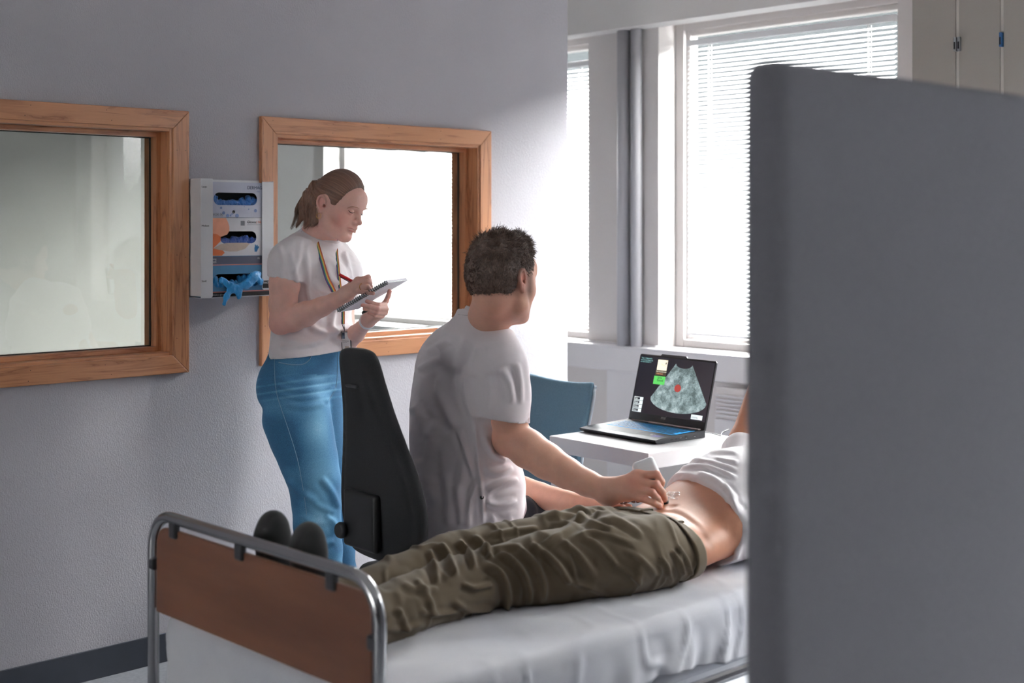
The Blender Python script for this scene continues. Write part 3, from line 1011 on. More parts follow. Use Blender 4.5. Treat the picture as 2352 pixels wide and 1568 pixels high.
for s_, z_ in (('Large', zt - .030), ('Medium', zt - .158), ('Small', zb + .054)):
    text_mesh('size_label', s_, .0085, (xf + .0003, dy0 + .003, z_), (0, 1, 0), (0, 0, 1), M['ink'], d)
lb = MB().box((xf + .0001, fl1 + .002, zb + .026), (xf + .0006, dy1 - .004, zb + .052)); lb.build('maker_label', M['black_plastic'], d)
M['label_white'] = Mat('print_white', srgb(225, 225, 228), .6).m
text_mesh('maker_lettering', 'beck', .0125, (xf + .0007, fl1 + .004, zb + .042), (0, 1, 0), (0, 0, 1), M['label_white'], d)

M['card_lilac'] = speck('glove_box_lilac_card', srgb(196, 200, 218), .5, .03, 30)
M['card_white'] = speck('glove_box_white_card', srgb(222, 222, 228), .5, .02, 30)
M['card_blue'] = speck('glove_box_blue_card', srgb(70, 128, 168), .5, .05, 30)
M['card_slate'] = speck('glove_box_slate_print', srgb(84, 88, 108), .5, .03, 30)
M['print_navy'] = Mat('print_navy', srgb(50, 66, 108), .6).m
M['print_grey'] = Mat('print_grey', srgb(120, 122, 130), .6).m
M['print_orange'] = speck('print_orange', srgb(214, 112, 62), .5, .06, 40)
M['print_peach'] = speck('print_peach', srgb(230, 160, 130), .5, .06, 40)
M['print_salmon'] = Mat('print_salmon', srgb(220, 130, 110), .6).m
M['print_beige'] = speck('print_skin_photo', srgb(196, 178, 166), .6, .08, 60)
M['print_blue'] = Mat('print_light_blue', srgb(120, 140, 190), .6).m
M['print_glove'] = Mat('print_glove_blue', srgb(40, 110, 160), .6).m
M['dark_inside'] = Mat('dark_inside', srgb(22, 24, 26), .9).m
def nitrile(name, c):
    m = Mat(name, c, 0.42)
    m.b.inputs['Sheen Weight'].default_value = 0.3
    v = m.coord('Object', (60, 60, 60))
    m.bump(m.noise(v, 1.0, 4), 0.35, 0.002)
    return m.m
M['nitrile'] = nitrile('blue_nitrile', srgb(38, 104, 176))
M['nitrile_dark'] = nitrile('dark_blue_nitrile', srgb(24, 70, 150))
M['nitrile_light'] = nitrile('bright_blue_nitrile', srgb(30, 140, 204))

xb = xf - .0055           # front face of the boxes
by0, by1 = dy0 + .006, dy1 - .006
hts = [(zt - .128, zt - .010, 'card_lilac'), (zt - .256, zt - .129, 'card_white'), (zb + .003, zt - .257, 'card_blue')]
labels = ['topmost glove box in the wall rack, pale lilac with printed bubbles',
          'middle glove box in the wall rack, white with an orange curve printed on it',
          'lowest glove box in the wall rack, blue with bright blue gloves spilling out']
def slot_face(y0, y1, z0, z1, sy0, sy1, sz0, sz1, x):
    """Front card with a stadium shaped opening cut out (quads around the slot)."""
    r = (sz1 - sz0) / 2; zc = (sz0 + sz1) / 2
    n = 32
    inner = []
    for i in range(n):
        a = 2 * math.pi * i / n + math.pi / n
        c, s_ = math.cos(a), math.sin(a)
        inner.append(((sy1 - r if c > 0 else sy0 + r) + r * c, zc + r * s_))
    outer = []
    for (y, z) in inner:
        dy, dz = y - (sy0 + sy1) / 2, z - zc
        k = min(((y1 - y0) / 2) / abs(dy) if abs(dy) > 1e-6 else 1e9, 1e9)
        cy_, cz_ = (sy0 + sy1) / 2, zc
        ky = ((y1 - cy_) if dy > 0 else (cy_ - y0)) / max(abs(dy), 1e-6)
        kz = ((z1 - cz_) if dz > 0 else (cz_ - z0)) / max(abs(dz), 1e-6)
        k = min(ky, kz)
        outer.append((cy_ + dy * k, cz_ + dz * k))
    mb = MB()
    for (yy, zz) in ((y0, z0), (y1, z0), (y1, z1), (y0, z1)):
        j = min(range(n), key=lambda q: (outer[q][0] - yy) ** 2 + (outer[q][1] - zz) ** 2)
        outer[j] = (yy, zz)
    for i in range(n):
        a, b = i, (i + 1) % n
        mb.prism([(x, *outer[a]), (x, *outer[b]), (x, *inner[b]), (x, *inner[a])], (-.0012, 0, 0))
    return mb
boxes = []
for i, (z0, z1, mt) in enumerate(hts):
    b = thing('glove_box', (XL + .004, (by0 + by1) / 2, z0), labels[i], 'glove box', 'glove boxes stacked in the wall rack')
    boxes.append(b)
    MB().box((XL + .005, by0, z0), (XL + .008, by1, z1)).box((XL + .005, by0, z0), (xb - .001, by0 + .001, z1)).box((XL + .005, by1 - .001, z0), (xb - .001, by1, z1)).box((XL + .005, by0, z0), (xb - .001, by1, z0 + .001)).box((XL + .005, by0, z1 - .001), (xb - .001, by1, z1)).build('carton', M[mt], b)
    MB().box((XL + .009, by0 + .003, z0 + .003), (XL + .02, by1 - .003, z1 - .003)).build('carton_inside', M['dark_inside'], b)
    vy0, vy1 = fl0, fl1
    hh = z1 - z0
    if i == 0: so = (vy0 + .006, vy1 - .016, z0 + .041, z0 + .083)
    elif i == 1: so = (vy0 + .030, vy1 - .019, z0 + .041, z0 + .082)
    else: so = (vy0 + .004, vy1 - .010, z0 + .030, z0 + .075)
    slot_face(by0, by1, z0, z1, *so, xb).build('carton_front', M[mt], b)
    if i == 2:
        e_ = .0004
        MB().box((xb, by0, z1 - .026), (xb + e_, by1, z1 - .001)).build('printed_band', M['card_slate'], b)
        MB().box((xb, by0, z1 - .030), (xb + e_, by1, z1 - .027)).box((xb, by0, z0 + .014), (xb + e_, by1, z0 + .017)).build('printed_line', M['print_salmon'], b)
        MB().box((xb, by0, z0), (xb + e_, by1, z0 + .0135)).build('printed_band', M['black_plastic'], b)
        text_mesh('printed_text', 'long', .0090, (xb + e_, vy0 + .001, z1 - .0115), (0, 1, 0), (0, 0, 1), M['label_white'], b)
        text_mesh('printed_text', '535', .0090, (xb + e_, vy0 + .003, z1 - .0215), (0, 1, 0), (0, 0, 1), M['label_white'], b)
        text_mesh('printed_text', 'Ki', .0100, (xb + e_, vy1 - .015, z1 - .0115), (0, 1, 0), (0, 0, 1), M['label_white'], b)
        text_mesh('printed_text', 'mination gloves', .0078, (xb + e_, vy0 + .000, z0 + .004), (0, 1, 0), (0, 0, 1), M['label_white'], b)
    if i == 0:
        text_mesh('printed_text', 'DERMAG', .0150, (xb + .0003, vy1 - .0555, z1 - .022), (0, 1, 0), (0, 0, 1), M['print_navy'], b, spacing=.95)
        text_mesh('printed_text', 'GO', .0075, (xb + .0003, vy1 - .018, z1 - .032), (0, 1, 0), (0, 0, 1), M['print_blue'], b)
        mb = MB()
        rr = random.Random(4)
        for (u_, v_, q) in ((.18, .27, .0042), (.23, .13, .0055), (.37, .06, .0035), (.31, .05, .006), (.50, .05, .007), (.74, .24, .0022), (.65, .31, .0015), (.88, .20, .0058), (.40, .10, .0028)):
            mb.lathe((xb, vy0 + u_ * (vy1 - vy0), z0 + v_ * hh), [(q, 0), (q, .0003)], 16, (1, 0, 0))
        mb.build('printed_bubbles', M['print_blue'], b)
        MB().lathe((xb, vy0 + .43 * (vy1 - vy0), z0 + .158 * hh), [(.0052, 0), (.0052, .0004)], 20, (1, 0, 0)).build('printed_badge', M['ink'], b)
        text_mesh('printed_text', 'L', .0075, (xb + .0005, vy0 + .415 * (vy1 - vy0), z0 + .135 * hh), (0, 1, 0), (0, 0, 1), M['label_white'], b)
        mb = MB()
        for q in (.02, .085, .165):
            y_ = vy0 + q * (vy1 - vy0)
            for k in (0, 1): mb.box((xb, y_, z0 + .005 + k * .0085), (xb + .0003, y_ + .009, z0 + .0055 + k * .0085)).box((xb, y_ + k * .0085, z0 + .005), (xb + .0003, y_ + .0005 + k * .0085, z0 + .0135))
            mb.box((xb, y_ + .003, z0 + .008), (xb + .0003, y_ + .0055, z0 + .011))
        mb.build('printed_symbols', M['ink'], b)
    if i == 1:
        def disc_seg(pts, mat, nm, k): MB().prism([(xb + .0002 * k, vy0 + p[0] * (vy1 - vy0), z0 + p[1] * hh) for p in pts], (.0002, 0, 0)).build(nm, mat, b)
        disc_seg([(-.05, .99), (.28, .99), (.32, .88), (.345, .76), (.345, .66), (.30, .56), (.17, .50), (.17, .38), (.02, .20), (-.05, .20)], M['print_peach'], 'printed_curve', 1)
        disc_seg([(-.05, .60), (.10, .57), (.17, .50), (.17, .40), (.02, .20), (.22, .14), (.25, .08), (.19, .01), (-.05, .01)], M['print_orange'], 'printed_curve', 2)
        disc_seg([(.02, .20), (.17, .31), (.30, .34), (.70, .34), (.76, .31), (.66, .18), (.50, .115), (.34, .115), (.20, .15)], M['print_beige'], 'printed_hand', 3)
        text_mesh('printed_text', 'Gloves', .0125, (xb + .0003, vy1 - .0560, z1 - .018), (0, 1, 0), (0, 0, 1), M['ink'], b)
        text_mesh('printed_text', '| Ni', .0125, (xb + .0003, vy1 - .0195, z1 - .018), (0, 1, 0), (0, 0, 1), M['print_salmon'], b)
        MB().box((xb, vy1 - .0560, z1 - .0235), (xb + .0003, vy1 - .002, z1 - .0225)).build('printed_line', M['print_grey'], b)
        MB().box((xb, vy1 - .081, z1 - .026), (xb + .0003, vy1 - .066, z1 - .010)).build('printed_logo', M['print_grey'], b)
        gp = [(.86, .10), (.91, .10), (.93, .17), (.955, .22), (.94, .25), (.925, .235), (.925, .275), (.905, .285), (.895, .245), (.885, .29), (.865, .285), (.865, .24), (.855, .20)]
        disc_seg(gp, M['print_glove'], 'printed_glove', 1)
    # crumpled gloves showing in the slot
    f = Field(); rr = random.Random(20 + i)
    y0_, y1_, z0_, z1_ = so
    n = 26
    top = {0: [1.0, .75, .55, .45, .55, .5, .95, 1.05, .7], 1: [.55, .6, .6, .65, .7, .8, .85, .75, .5], 2: [1.0, .9, .7, .55, .6, .9, 1.1, 1.0, .8]}[i]
    for k in range(n):
        u_ = k / (n - 1)
        h_ = float(np.interp(u_, np.linspace(0, 1, 9), top)) * (z1_ - z0_)
        a = arr(xb - .016 + rr.uniform(-.004, .003), y0_ + .002 + u_ * (y1_ - y0_ - .004), z0_ - .004)
        bb = a + arr(rr.uniform(-.004, .005), rr.uniform(-.012, .012), max(.012, h_ - .006) * rr.uniform(.7, 1.05))
        f.cap(a, bb, .009, .004 + rr.uniform(0, .003), k=.004)
    f.cap((xb - .020, y0_ + .004, z0_ + .006), (xb - .020, y1_ - .004, z0_ + .006), .010, k=.006)
    V, Fq = f.mesh(.0016, 1)
    N = vnormals(V, Fq)
    V = V + N * (.0014 * (1 - 2 * np.abs(vnoise(V * 160))))[:, None]
    nm = mesh_np('glove', V, Fq, [M['nitrile'], M['nitrile_dark'], M['nitrile_light']][i], None)
    tag(nm, ['medium blue gloves bunched in the slot of the topmost glove box', 'dark blue gloves folded inside the slot of the middle glove box', 'bright blue gloves packed inside the slot of the lowest glove box'][i], 'glove', 'blue gloves in the glove boxes')
# the glove hanging out of the lowest box
f = Field()
y0_, y1_, z0_, z1_ = so
zz = z1_
f.chain([(arr(xb + .004, y1_ - .004, zz - .004), .010), (arr(xb + .013, y1_ - .028, zz - .014), .014), (arr(xb + .015, y1_ - .055, zz - .036), .012), (arr(xb + .012, y0_ + .07, zz - .050), .010)], k=.008, sq=((1, 0, 0), .5))
f.chain([(arr(xb + .010, y0_ + .066, zz - .045), .010), (arr(xb + .012, y0_ + .044, zz - .075), .0075), (arr(xb + .011, y0_ + .036, zz - .098), .006)], k=.006, sq=((1, 0, 0), .5))
f.chain([(arr(xb + .012, y0_ + .075, zz - .050), .009), (arr(xb + .013, y0_ + .090, zz - .062), .0085), (arr(xb + .012, y0_ + .093, zz - .078), .0075)], k=.006, sq=((1, 0, 0), .5))
f.chain([(arr(xb + .008, y1_ - .018, zz - .006), .010), (arr(xb + .010, y1_ + .001, zz - .030), .008), (arr(xb + .008, y1_ + .006, zz - .036), .003)], k=.006, sq=((1, 0, 0), .5))
f.chain([(arr(xb + .006, y0_ + .030, zz - .020), .010), (arr(xb + .010, y0_ + .060, zz - .040), .009)], k=.008, sq=((1, 0, 0), .5))
V, Fq = f.mesh(.0016, 1)
N = vnormals(V, Fq)
V = V + N * (.0016 * (1 - 2 * np.abs(vnoise(V * arr(140, 90, 50)))) + .0008 * vnoise(V * 300))[:, None]
tag(mesh_np('glove', V, Fq, M['nitrile_light'], None), 'bright blue glove dangling out of the lowest box with two fingers hanging down', 'glove', 'blue gloves in the glove boxes')

# ------------------------------------------------------------------ white side table, laptop
def cam2w(r, fwd): return RGT * r + FWD * fwd
TA = math.radians(40)
tx = cam2w(math.sin(TA), -math.cos(TA))            # along the front edge, towards the camera
ty = cam2w(math.cos(TA), math.sin(TA))             # away, to the right
TZ = 0.72
tc = P(1489, 1041, (CAMZ - TZ) * FPX / (1041 - HORIZON)); tc[2] = 0
def frame(o, x, y):
    return Matrix(((x[0], y[0], 0, o[0]), (x[1], y[1], 0, o[1]), (x[2], y[2], 1, o[2]), (0, 0, 0, 1)))
TW, TD = .465, .46
Mt = frame(tc - tx * TW, tx, ty)
tb = thing('side_table', tc - tx * TW / 2 + ty * TD / 2, 'small white square-legged side table carrying the open laptop', 'table')
MB(Mt).box((0, 0, TZ - .052), (TW, TD, TZ), .003).build('table_top', M['table_white'], tb)
for lx in (.004, TW - .036):
    for ly in (.004, TD - .036):
        MB(Mt).box((lx, ly, 0), (lx + .032, ly + .032, TZ - .052), .002).build('leg', M['table_white'], tb)

ls = Mat('laptop_body', srgb(34, 35, 40), .45, .3)
M['laptop'] = ls.m
M['laptop_edge'] = speck('laptop_edge', srgb(58, 58, 62), .4, .1, 60)
M['hinge_bar'] = Mat('hinge_bar_satin', srgb(200, 188, 184), .28, .7).m
def emit(name, c, s):
    m = Mat(name, c, .6)
    m.b.inputs['Emission Color'].default_value = c; m.b.inputs['Emission Strength'].default_value = s
    return m.m
M['display'] = Mat('display_dark', srgb(20, 20, 25), .22).m
M['display'].node_tree.nodes['Principled BSDF'].inputs['Emission Color'].default_value = srgb(44, 44, 54)
M['display'].node_tree.nodes['Principled BSDF'].inputs['Emission Strength'].default_value = .55
M['e_white'] = emit('display_white', srgb(225, 235, 235), .75)
M['e_teal'] = emit('display_teal_text', srgb(140, 200, 195), .6)
M['e_green'] = emit('display_green', srgb(92, 200, 96), .6)
M['e_cream'] = emit('display_cream', srgb(235, 230, 210), .75)
M['e_brown'] = emit('display_brown', srgb(80, 70, 54), .4)
M['e_orange'] = emit('display_orange_text', srgb(230, 160, 120), .7)
M['e_red'] = emit('display_red', srgb(170, 66, 58), .5)
M['e_dark'] = Mat('display_black_text', srgb(14, 30, 16), .6).m
M['e_keys'] = emit('key_backlight_blue', srgb(40, 132, 190), 1.0)
us = Mat('ultrasound_image', (0, 0, 0, 1), .6)
v = us.coord('Object', (30, 30, 30))
v2 = us.coord('Object', (500, 500, 300))
a_ = us.noise(v, 1.0, 5, .65); b_ = us.noise(v2, 1.0, 2)
tone = us.math('ADD', us.math('MULTIPLY', a_, .8), us.math('MULTIPLY', b_, .35))
cc = us.ramp(tone, [(.34, srgb(38, 46, 48)), (.5, srgb(98, 114, 114)), (.62, srgb(150, 170, 172)), (.78, srgb(214, 228, 230))])
us.link(cc, us.b.inputs['Emission Color']); us.b.inputs['Emission Strength'].default_value = .8
M['ultrasound'] = us.m

LW, LD = .360, .240
lc = P(1505, 1022, (CAMZ - TZ) * FPX / (1022 - HORIZON)); lc[2] = TZ
lo_ = lc - tx * LW
Ml = frame(lo_, tx, ty)
lap = thing('laptop', lo_ + tx * LW / 2 + ty * LD / 2, 'open black laptop showing a grey ultrasound fan image, blue lit keys', 'laptop')
m = MB(Ml)
hb = .022
pf = [(0, 0, .011), (0, .006, .004), (0, .03, .001), (0, LD, .001), (0, LD, .025), (0, .03, .019), (0, 0, .015)]
m.prism(pf, (LW, 0, 0)); m.build('base', M['laptop'], lap, bevel=.0008)
M_top = lambda y: .0190 + (y - .03) / (LD - .03) * .006
# deck recess with backlight and the key caps
def deck(x0, y0, x1, y1, dz, th): return [(x0, y0, M_top(y0) + dz), (x1, y0, M_top(y0) + dz), (x1, y1, M_top(y1) + dz), (x0, y1, M_top(y1) + dz)]
mb = MB(Ml); mb.prism(deck(.026, .100, LW - .014, .204, .0000, 0), (0, 0, .0004)); mb.build('key_backlight', M['e_keys'], lap)
mb = MB(Ml)
for r in range(6):
    yy = .1015 + r * .0170
    x = .0275; kw = [[.020, .016, .018, .090, .018, .016, .016] + [.018] * 3 + [.017] * 4, [.036] + [.0172] * 10 + [.034] + [.017] * 3, [.028] + [.0172] * 11 + [.026] + [.017] * 3, [.024] + [.0172] * 12 + [.020] + [.017] * 3, [.0172] * 13 + [.027] + [.017] * 3, [.0172] * 19][r]
    for k in kw:
        if x + k > LW - .016: k = LW - .016 - x
        if k < .006: break
        mb.prism(deck(x + .0013, yy + .0024, x + k - .0013, yy + .0148, .0002, 0), (0, 0, .0007))
        x += k + .0004
mb.build('keyboard', M['black_plastic'], lap)
mb = MB(Ml); mb.prism(deck(.115, .018 + .012, .235, .093, .0001, 0), (0, 0, .0002)); mb.build('touchpad', M['dark_grey_plastic'], lap)
M['sticker_purple'] = speck('sticker_purple', srgb(84, 70, 140), .4, .3, 200)
mb = MB(Ml); mb.prism(deck(LW - .055, .034, LW - .020, .062, .0002, 0), (0, 0, .0002)); mb.build('sticker', M['sticker_purple'], lap)
text_mesh('sticker_text', 'GeForce', .006, np.array(Ml @ Vector((LW - .078, .060, M_top(.06) + .0003))), tx, ty, M['label_white'], lap)
text_mesh('sticker_text', 'RTX', .006, np.array(Ml @ Vector((LW - .074, .050, M_top(.05) + .0003))), tx, ty, M['label_white'], lap)
text_mesh('sticker_text', 'CORE i7', .0055, np.array(Ml @ Vector((.012, .018 + .014, M_top(.03) + .0003))), tx, ty, M['print_grey'], lap)
# ports on the right side
mb = MB(Ml)
for y0, y1, z0, z1 in ((.072, .083, .0075, .0115), (.095, .101, .0085, .0120), (.112, .126, .0075, .0125), (.140, .152, .006, .0165), (.180, .194, .0075, .0125)):
    mb.box((LW - .0005, y0, z0), (LW + .0006, y1, z1))
mb.build('ports', M['dark_inside'], lap)
mb = MB(Ml)
for y0, y1, z0 in ((.114, .124, .0108), (.142, .150, .0072), (.182, .192, .0088)):
    mb.box((LW + .0003, y0, z0), (LW + .0009, y1, z0 + .0012))
mb.build('port_contacts', M['steel'], lap)
MB(Ml).box((.020, LD - .010, .024), (.125, LD - .004, .0265), .0008).box((.110, LD - .018, .024), (LW - .014, LD - .005, .0290), .002).build('hinge_bar', M['hinge_bar'], lap)
# lid
tilt = math.radians(15)
LH = .236
ld = nrm(ty * math.sin(tilt) + UPV * math.cos(tilt))
ln = np.cross(tx, ld)                               # points to the back of the lid
hz = lo_ + ty * (LD - .003) + UPV * .024
Mlid = Matrix(((tx[0], ld[0], ln[0], hz[0]), (tx[1], ld[1], ln[1], hz[1]), (tx[2], ld[2], ln[2], hz[2]), (0, 0, 0, 1)))
# local: x width, y up the lid, z: out of... (x cross y)
sgn = 1 if (ln @ ty) < 0 else -1                    # sign of z that faces the user
rr_ = .006
c_ = [(LW - rr_, LH), (.225, LH), (.219, LH + .006), (.105, LH + .006), (.099, LH), (rr_, LH), (0, LH - rr_), (0, 0), (LW, 0), (LW, LH - rr_)]
MB(Mlid).prism([(x, y, 0) for x, y in c_], (0, 0, -.0065 * sgn)).build('lid', M['laptop_edge'], lap, bevel=.0008)
e_ = .0004 * sgn
MB(Mlid).prism([(.002, .002, 0), (LW - .002, .002, 0), (LW - .002, LH - .002, 0), (.002, LH - .002, 0)], (0, 0, e_)).build('bezel', M['black_plastic'], lap)
D0 = e_
def LP(u_, d_): return (u_ * LW, (1 - d_) * LH, D0)
def lpoly(pts, mat, nm, k=1):
    MB(Mlid).prism([(LP(*p)[0], LP(*p)[1], D0 + .00015 * sgn * (k - 1)) for p in pts], (0, 0, .00015 * sgn)).build(nm, mat, lap)
lpoly([(.014, .028), (.986, .028), (.986, .885), (.014, .885)], M['display'], 'display')
fan = [(.50, .095)] + [(.605 - .105 * math.cos(a), .098 + .062 * math.sin(a)) for a in np.linspace(0.05, math.pi - .05, 12)] + [(.71, .098)]
fan += [(.967, .632)] + [(.605 + .362 * math.cos(a), .632 + .185 * math.sin(a)) for a in np.linspace(.06, math.pi - .06, 20)] + [(.245, .632)]
# triangulated fan polygon in strips so that it stays planar and clean
mb = MB(Mlid)
top = [fan[0]] + fan[1:13] + [fan[13]]; bot = fan[14:][::-1]
tt = np.linspace(0, 1, 24)
def along(pl, t):
    pl = np.array(pl); s_ = np.concatenate([[0], np.cumsum(np.linalg.norm(np.diff(pl, axis=0), axis=1))]); s_ /= s_[-1]
    return np.stack([np.interp(t, s_, pl[:, 0]), np.interp(t, s_, pl[:, 1])], 1)
A_, B_ = along(top, tt), along(bot, tt)
for i in range(23):
    q = [A_[i], A_[i + 1], B_[i + 1], B_[i]]
    mb.poly([(LP(*p)[0], LP(*p)[1], D0 + .0003 * sgn) for p in q])
mb.build('ultrasound_picture', M['ultrasound'], lap)
lpoly([(.575 + .043 * math.cos(a), .455 + .058 * math.sin(a)) for a in np.linspace(0, 2 * math.pi, 14)[:-1]], M['e_red'], 'highlight_spot', 4)
lpoly([(.258, .062), (.388, .062), (.388, .218), (.258, .218)], M['e_cream'], 'icon_tile', 3)
lpoly([(.362, .095), (.376, .095), (.376, .125), (.362, .125)], M['e_dark'], 'icon_mark', 4)
lpoly([(.305, .122), (.372, .150), (.372, .156), (.305, .128)], M['e_orange'], 'icon_mark', 4)
lpoly([(.250, .222), (.392, .222), (.392, .300), (.250, .300)], M['e_brown'], 'caption_bar', 3)
lpoly([(.243, .308), (.392, .308), (.392, .432), (.243, .432)], M['e_green'], 'green_tile', 4)
def ltext(s_, u_, d_, size, mat, k=5):
    o_ = np.array(Mlid @ Vector((u_ * LW, (1 - d_) * LH, D0 + .00015 * k * sgn)))
    text_mesh('screen_text', s_, size, o_, tx, ld, mat, lap, depth=.0001)
ltext('Good', .288, .385, .0125, M['e_dark'])
ltext('Quality', .292, .340, .007, M['e_dark'])
ltext('Task 1: Diagnostics', .030, .070, .0068, M['e_teal'])
ltext('Get the best image you', .026, .098, .0062, M['e_teal'])
ltext('can then hold for 5 s', .024, .124, .0062, M['e_teal'])
ltext('Turn the probe head', .256, .248, .0058, M['e_cream'])
ltext('a little lower', .264, .280, .0062, M['e_orange'])
for k, tx_ in enumerate(('Gain', 'Depth', 'Freeze', 'Focus')):
    d0 = .650 + k * .058
    lpoly([(.030, d0), (.150, d0), (.150, d0 + .050), (.030, d0 + .050)], M['e_white'], 'menu_box', 3)
    lpoly([(.034, d0 + .007), (.108, d0 + .007), (.108, d0 + .043), (.034, d0 + .043)], M['display'], 'menu_box', 4)
    ltext(tx_, .040, d0 + .036, .0075, M['e_white'], 6)
lpoly([(.805, .800), (.945, .800), (.945, .866), (.805, .866)], M['e_white'], 'status_box', 3)
ltext('Scanning', .812, .846, .0080, M['print_grey'])
o_ = np.array(Mlid @ Vector((.425 * LW, .086 * LH - .004, D0 + .0002 * sgn)))
M['logo_grey'] = Mat('logo_grey', srgb(150, 146, 142), .5).m
text_mesh('logo', 'msi', .0165, o_, tx, ld, M['logo_grey'], lap, depth=.0002, shear=.35, spacing=1.0)
# cable behind the laptop
p0 = np.array(Ml @ Vector((LW - .03, LD, .012)))
cab = [p0, p0 + ty * .03 + tx * .01, p0 + ty * .045 + tx * .035 - UPV * .004, p0 + ty * .060 + tx * .045 - UPV * .0095, p0 + ty * .12 + tx * .00 - UPV * .0098, p0 + ty * .19 - tx * .03 - UPV * .0098]
tag(MB().tube(catmull(cab, 6), .0018, 8).build('cable', M['black_plastic']), 'thin black cable leaving the back of the laptop on the white table', 'cable')

# ------------------------------------------------------------------ teal chair behind the table
cf = nrm(cam2w(-.8, -.6)); cwd = nrm(cam2w(.6, -.8))
cc0 = P(W / 2 + FPX * .0352, 900, 5.0); cc0[2] = 0        # below the middle of the backrest
ch = thing('visitor_chair', cc0 + cf * .2, 'teal blue upholstered chair with a pale shell rim, behind the white table', 'chair')
prof = [(.84, -.02, .205), (.835, -.018, .208), (.80, -.010, .214), (.72, .004, .206), (.64, .014, .190), (.56, .018, .178), (.51, .030, .180), (.475, .065, .194), (.455, .14, .214), (.452, .26, .222), (.458, .38, .220), (.450, .42, .205), (.430, .435, .190)]
def shell(off, shrink, mat, name, th):
    P_ = catmull([arr(*p) for p in prof], 4)
    n = 15
    V = []; 
    for i, (z, f_, hw) in enumerate(P_):
        a = P_[max(i - 1, 0)]; b = P_[min(i + 1, len(P_) - 1)]
        tz, tf_ = b[0] - a[0], b[1] - a[1]; L_ = math.hypot(tz, tf_)
        nz, nf = tf_ / L_, -tz / L_          # normal towards the sitter
        cr = .9 if 3 < i < len(P_) - 3 else .8
        for j in range(n):
            q = -1 + 2 * j / (n - 1)
            w_ = (hw - shrink) * q
            dish = .022 * q * q
            z_ = z + nz * (off + dish); ff = f_ + nf * (off + dish)
            if i == 0: z_ -= .020 * abs(q) ** 5 + (.012 if off > 0 else 0)
            V.append(cc0 + cf * ff + cwd * w_ + UPV * z_)
    V = np.array(V); i_ = np.arange(len(V)).reshape(-1, n)
    Fq = np.stack([i_[:-1, :-1], i_[1:, :-1], i_[1:, 1:], i_[:-1, 1:]], -1).reshape(-1, 4)
    o = mesh_np(name, V, Fq, mat, ch)
    md = o.modifiers.new('thickness', 'SOLIDIFY'); md.thickness = th; md.offset = 0
    md2 = o.modifiers.new('round', 'SUBSURF'); md2.levels = 1; md2.render_levels = 1
    return o
shell(0.0, 0.0, M['shell_white'], 'shell', .010)
shell(.014, .006, M['teal_fabric'], 'upholstery', .020)
for sx in (-1, 1):
    for ff, fo in ((.06, -.10), (.36, .45)):
        a = cc0 + cf * ff + cwd * sx * .15 + UPV * .435; b = cc0 + cf * fo + cwd * sx * .22 + UPV * .005
        MB().tube([a, b], .011, 12).build('leg', M['chrome'], ch)
MB().tube([cc0 + cf * .06 - cwd * .15 + UPV * .435, cc0 + cf * .06 + cwd * .15 + UPV * .435], .010, 10).tube([cc0 + cf * .36 - cwd * .15 + UPV * .435, cc0 + cf * .36 + cwd * .15 + UPV * .435], .010, 10).build('under_frame', M['chrome'], ch)

# ------------------------------------------------------------------ black office chair (the seated man's)
of = nrm(cam2w(math.sin(math.radians(50)), math.cos(math.radians(50))))       # facing
ow = nrm(cam2w(math.cos(math.radians(50)), -math.sin(math.radians(50))))      # width, towards the camera's right
ob = P(882, 1150, 3.52)
oc = thing('office_chair', (ob[0] + of[0] * .25, ob[1] + of[1] * .25, 0), 'black high-backed office chair the man in the white tunic is sitting on', 'chair')
f = Field()
up = UPV
# rows: height above ob, lean (minus = backwards), half width, half thickness
rows = [(-.158, .010, .115, .024), (-.14, .006, .155, .028), (-.08, 0, .182, .032), (0, -.004, .186, .033), (.08, -.014, .166, .032), (.16, -.030, .136, .031), (.24, -.048, .108, .030), (.32, -.066, .088, .030), (.375, -.078, .077, .028), (.402, -.084, .056, .022)]
f.loft(ob, up, ow, [(r_[0], 0, -r_[1] if False else r_[1] * (1 if (np.cross(up, ow) @ of) > 0 else -1), r_[2], r_[3]) for r_ in rows], rnd=.012, n=2.4, k=.01)
V, Fq = f.mesh(.008, 2)
# piping groove running round the back shell
q = V - ob; s_ = q @ up; x_ = q @ ow; hw = np.interp(s_, [r_[0] for r_ in rows], [r_[2] for r_ in rows])
N = vnormals(V, Fq)
back = (N @ of) < .15
dg = np.abs(np.abs(x_) - (hw - .030)); g_ = np.exp(-(dg / .004) ** 2) * back * (s_ > -.12) * (s_ < .35)
V = V - N * (.0035 * g_)[:, None]
mesh_np('backrest', V, Fq, M['black_fabric'], oc)
vb = 1 if (np.cross(up, ow) @ of) > 0 else -1
Xo = np.array([ow, of, up])
def obx(name, c, s, r=.008, mat='black_plastic', par=oc, h=.004):
    V, Fq = Field().rbox(ob + ow * c[0] + of * c[1] + up * c[2], s, r, Xo).mesh(h, 1)
    return mesh_np(name, V, Fq, M[mat], par)
obx('back_cover', (-.035, -.045, -.05), (.075, .012, .075), .010)
kn = MB().lathe(ob - ow * .105 - of * .05 - up * .085, [(.012, 0), (.020, .004), (.022, .016), (.018, .024)], 16, -of).build('tension_knob', M['black_plastic'], oc)
obx('grip_slot', (-.005, -.094, .305), (.026, .006, .004), .003, 'dark_grey_plastic', h=.003)
obx('seat', (-.01, .26, -.235), (.170, .24, .040), .035, 'black_fabric', h=.012)
obx('back_bar', (0, .02, -.19), (.025, .06, .012), .006)
b0 = ob + of * .24; b0[2] = 0
MB().lathe(b0, [(.032, .09), (.032, .26), (.018, .262), (.018, ob[2] - .265)], 20).build('gas_column', M['black_plastic'], oc)
